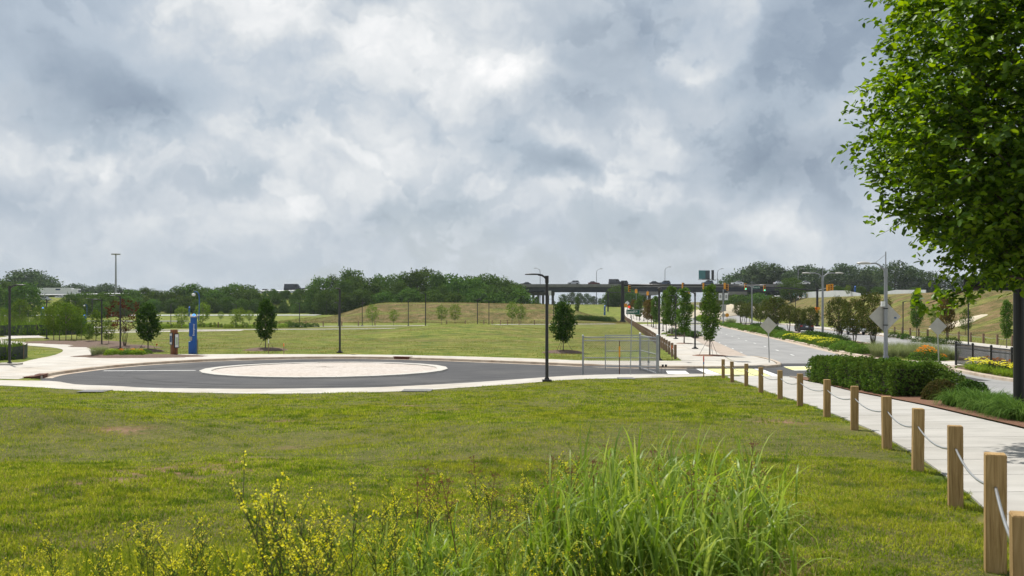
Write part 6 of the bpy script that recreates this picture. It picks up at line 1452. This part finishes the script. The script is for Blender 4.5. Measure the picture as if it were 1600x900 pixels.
# yellow wild flowers: branching stems carrying spikes of blossom
def flower_plant(key, h, seed, nb=9):
    r = np.random.default_rng(seed); st = MB(); fl = []; lv = []
    main = [(0, 0, -.02), (r.normal(0, .02), r.normal(0, .02), h*.4), (r.normal(0, .05), r.normal(0, .05), h*.93)]; st.tube(main, [.006, .005, .0025], 4, False)
    tips = [(np.array(main[1]), np.array(main[2]))]
    for i in range(nb):
        t = r.uniform(.30, .9); b = np.array(main[1])*(t/.4) if t < .4 else np.array(main[1])+(np.array(main[2])-np.array(main[1]))*(t-.4)/.53; a = r.uniform(0, 6.28); L_ = h*r.uniform(.18, .42)*(1.15-t*.5)
        d = np.array([math.cos(a)*.55, math.sin(a)*.55, .83]); e = b+d*L_; st.tube([tuple(b), tuple(b+d*L_*.55+np.array([0, 0, -.01])), tuple(e)], [.0035, .0028, .0015], 3, False); tips.append((b+(e-b)*.35, e))
        for k in range(5): lv.append(b+(e-b)*r.uniform(0, .6)+r.normal(0, .012, 3))
    for b, e in tips:
        d = e-b; Ls = np.linalg.norm(d); d = d/(Ls+1e-9); sp = min(.11, Ls*.75)
        for k in range(14): q = r.uniform(0, 1); fl.append(e-d*sp*q+rand_dirs(1, r)[0]*.009*(1.2-.6*(1-q)))
    for k in range(60): lv.append(np.array([0, 0, h*r.uniform(.05, .8)])+r.normal(0, .02, 3))
    Vf, Ff = leaf_faces(np.array(fl), r.uniform(.010, .020, len(fl)), .4, aspect=.8, r=r); Vl, Fl = leaf_faces(np.array(lv), r.uniform(.02, .05, len(lv)), .3, aspect=.35, r=r)
    return st.mesh(key+'_stem', M['weedstem'], False), np_mesh(key+'_blossom', Vf, [Ff], M['yflower']), np_mesh(key+'_leaf', Vl, [Fl], M['lf_weed'])
fp = [flower_plant('wildflower_%d' % i, 1.0, 120+i, 8+i) for i in range(5)]
def flower(x, y_, s, label, group):
    t = thing('yellow_wildflower', wild(x, y_), label, 'wildflower', group, r_.uniform(0, 6.28), s); a, b, c = fp[r_.randrange(5)]; link('stem', a, t); link('blossom', b, t); link('foliage', c, t); t.rotation_euler.x = r_.uniform(-.15, .15); t.rotation_euler.y = r_.uniform(-.15, .15)
for px, y_, s in ((443, 4.9, 1.02), (470, 4.8, .93), (492, 5.0, .86), (430, 4.7, .80), (455, 5.1, .90), (515, 4.9, .78), (548, 5.2, .92)): flower((px-800)/F_PX*y_, y_, s, 'tall branching yellow wildflower standing above the wild strip', 'tallest yellow wildflowers')
for i in range(36):
    y_ = r_.uniform(4.4, 5.6); px = r_.triangular(300, 640, 470); flower((px-800)/F_PX*y_, y_, r_.uniform(.45, .78), 'yellow wildflower in the dense patch left of the tall grass', 'yellow wildflowers in the dense patch')
for i in range(60):
    y_ = r_.uniform(5.0, 8.0); px = r_.uniform(590, 930); flower((px-800)/F_PX*y_, y_, r_.uniform(.35, .72), 'yellow wildflower mingled with the lower grass clumps', 'yellow wildflowers among the lower grass')
for i in range(34):
    y_ = r_.uniform(5.6, 8.6); px = r_.uniform(880, 1210); flower((px-800)/F_PX*y_, y_, r_.uniform(.5, .85), 'yellow wildflower behind the tall broad bladed grass', 'yellow wildflowers behind the tall grass')
for i in range(48):
    y_ = r_.uniform(4.3, 5.8); px = r_.uniform(-20, 330); flower((px-800)/F_PX*y_, y_, r_.uniform(.42, .74)*(.8+.2*px/330), 'short yellow wildflower at the left end of the wild strip', 'short yellow wildflowers on the left')
# red seed heads
def seed_head(key, seed):
    r = np.random.default_rng(seed); st = MB(); st.tube([(0, 0, -.02), (.02, .0, .5), (.05, .02, 1.0)], [.0045, .0035, .002], 4, False); P = []
    for k in range(16):
        z = .72+.28*k/16; a = k*2.4; L_ = .13*(1.05-k/16)+.02; b = np.array([.02+.03*(z-.5)*2, .01, z]); e = b+np.array([math.cos(a)*L_, math.sin(a)*L_, L_*r.uniform(-.2, .8)])+r.normal(0, .015, 3); st.tube([tuple(b), tuple(e)], [.0015, .0008], 3, False)
        for q in np.linspace(.3, 1, 8): P.append(b+(e-b)*q+r.normal(0, .004, 3))
    V, F = leaf_faces(np.array(P), r.uniform(.010, .018, len(P)), .2, aspect=.5, r=r); return st.mesh(key+'_stem', M['redseed']), np_mesh(key+'_head', V, [F], M['redseed'])
shd = [seed_head('seed_%d' % i, 150+i) for i in range(3)]
for i in range(24):
    y_ = r_.uniform(5.4, 8.0); px = r_.choice([r_.gauss(860, 40), r_.gauss(950, 60), r_.gauss(700, 60), r_.gauss(1080, 60)]); x = (px-800)/F_PX*y_
    t = thing('seed_grass', wild(x, y_), 'reddish plumed seed head rising from the tall grass', 'seed head', 'reddish seed heads in the wild strip', r_.uniform(0, 6.28), r_.uniform(.62, 1.02)); a, b = shd[i % 3]; link('stem', a, t); link('seed_plume', b, t); t.rotation_euler.x = r_.uniform(-.3, .3); t.rotation_euler.y = r_.uniform(-.25, .25)
# understorey of the wild strip
def under(n, seed, y0, y1, x0, x1, h, w, mat, name, label):
    r = np.random.default_rng(seed); y = r.uniform(y0, y1, n); px = x0+(x1-x0)*r.uniform(0, 1, n); x = (px-800)/F_PX*y; e = np.clip(np.minimum((px-x0)/260, (x1-px)/110), .25, 1)*np.clip((y1-y)/1.2, .3, 1)
    V, Fq, Ft = blades(np.stack([x, y, base(x, y)-.03], 1), h*e*r.uniform(.4, 1.2, n), w*r.uniform(.6, 1.3, n), r.uniform(.1, 1.1, n), r.uniform(0, 6.28, n), 3, 1.0, r)
    tag(link(name, np_mesh(name, V, [Fq, Ft], mat)), label, 'grass', kind='stuff')
under(46000, 201, 4.0, 7.8, -60, 1230, .42, .008, M['grass'], 'rough_grass', 'rough uncut grass filling the wild strip')
under(7000, 202, 4.2, 7.8, 250, 1320, .34, .005, M['straw'], 'rough_straw', 'thin dry stalks through the wild strip')
under(5000, 203, 4.0, 7.4, 300, 1210, .30, .010, M['lf_weed'], 'weed_leaf', 'dark weedy leaves low in the wild strip')
# weeds behind the silt screens
def weeds(n, seed, cx, cy, rx, ry, h, name, label):
    r = np.random.default_rng(seed); a = r.uniform(0, 6.28, n); q = np.sqrt(r.uniform(0, 1, n)); x = cx+rx*q*np.cos(a); y = cy+ry*q*np.sin(a); z = base(x, y)+h*r.uniform(0, 1, n)**1.4*(.6+.4*np.sin(x*1.3)*np.sin(y*.9))
    V, F = leaf_faces(np.stack([x, y, z], 1), r.uniform(.12, .32, n), .4, r=r); V2, Fq, Ft = blades(np.stack([x[:n//3], y[:n//3], base(x[:n//3], y[:n//3])], 1), h*r.uniform(.6, 1.2, n//3), .05, r.uniform(.1, .7, n//3), r.uniform(0, 6.28, n//3), 2, 1.0, r)
    Vj, Fs = join([(V, F), (V2, Fq, Ft)]); tag(link(name, np_mesh(name, Vj, Fs, M['lf_young'])), label, 'weeds', kind='stuff')
weeds(5200, 301, -33.4, 58.6, 3.2, 3.4, 1.25, 'weeds', 'tangled weeds behind the short silt screen'); weeds(6000, 302, -59.5, 111, 8, 4.5, 1.7, 'weeds', 'tall weeds behind the long silt screen'); weeds(5000, 303, -74, 140, 12, 8, 2.2, 'weeds', 'bushy growth beyond the long silt screen')

# rough grass of the meadow behind the turning circle
def meadow(n, seed, y0, y1, h, w, keep, name, label, mat):
    r = np.random.default_rng(seed); y = y0+(y1-y0)*r.uniform(0, 1, n)**1.2; x = r.uniform(-.60, .60, n)*y; ok = keep(x, y) & (roadmask(x, y) < .01)
    cl = .5+.5*np.sin(x*.9+np.sin(y*.5)*2)*np.sin(y*.63+x*.3); ok &= r.uniform(size=n) < .35+.65*cl; x, y, cl = x[ok], y[ok], cl[ok]
    V, Fq, Ft = blades(np.stack([x, y, base(x, y)-.03], 1), h*(.6+.8*cl)*r.uniform(.5, 1.3, len(x)), w*r.uniform(.6, 1.3, len(x)), r.uniform(.2, 1.3, len(x)), r.uniform(0, 6.28, len(x)), 1, 1.0, r)
    tag(link(name, np_mesh(name, V, [Fq, Ft], mat)), label, 'grass', kind='stuff')
fo_x, fo_y = far_out[:, 0], far_out[:, 1]
def on_meadow(x, y): return (y > np.interp(x, fo_x[30:], fo_y[30:])+.35) & (x < post_line(y)-.2) & (x > np.interp(y, [60, 70, 80, 90, 100, 130], [-26, -29, -34, -42, -46, -46])) & (x > -46)
def on_left(x, y): return (x < np.interp(y, [46, 50, 58, 63, 69, 74, 80], [-27, -27.8, -30, -31, -33, -36, -42])-.3) & (y < 84) & (y > 50)
def on_verge(x, y): return (x-K*y > 30.6) & (x-K*y < 62) & (y > 62)
meadow(330000, 401, 56, 150, .085, .055, on_meadow, 'meadow_grass', 'mottled rough grass of the meadow behind the turning circle', M['field'])
meadow(120000, 402, 46, 90, .085, .05, on_left, 'verge_grass', 'green grass inside the bend of the winding path', M['grass'])
meadow(260000, 403, 60, 190, .10, .07, on_verge, 'bank_grass', 'dry grass covering the bank beyond the street', M['dryfield'])
def on_mound(x, y): return (x > -52) & (x < 24) & (y > 190)
meadow(300000, 404, 188, 250, .18, .10, on_mound, 'mound_grass', 'long dry grass covering the brown mound', M['moundgrass'])

# ------------------------------------------------------------------ summer haze over the whole place
hz = MB().box((0, 1470, 19.5), (6040, 3100, 43)).build('haze', None)
hz['kind'] = 'stuff'
hm = bpy.data.materials.new('summer_haze'); hm.use_nodes = True; hm.node_tree.nodes.clear()
ho = hm.node_tree.nodes.new('ShaderNodeOutputMaterial'); hv = hm.node_tree.nodes.new('ShaderNodeVolumePrincipled'); hm.node_tree.links.new(hv.outputs[0], ho.inputs['Volume'])
hv.inputs['Color'].default_value = (.80, .87, .95, 1); hv.inputs['Density'].default_value = .0001; hv.inputs['Anisotropy'].default_value = .2
hz.data.materials.append(hm)
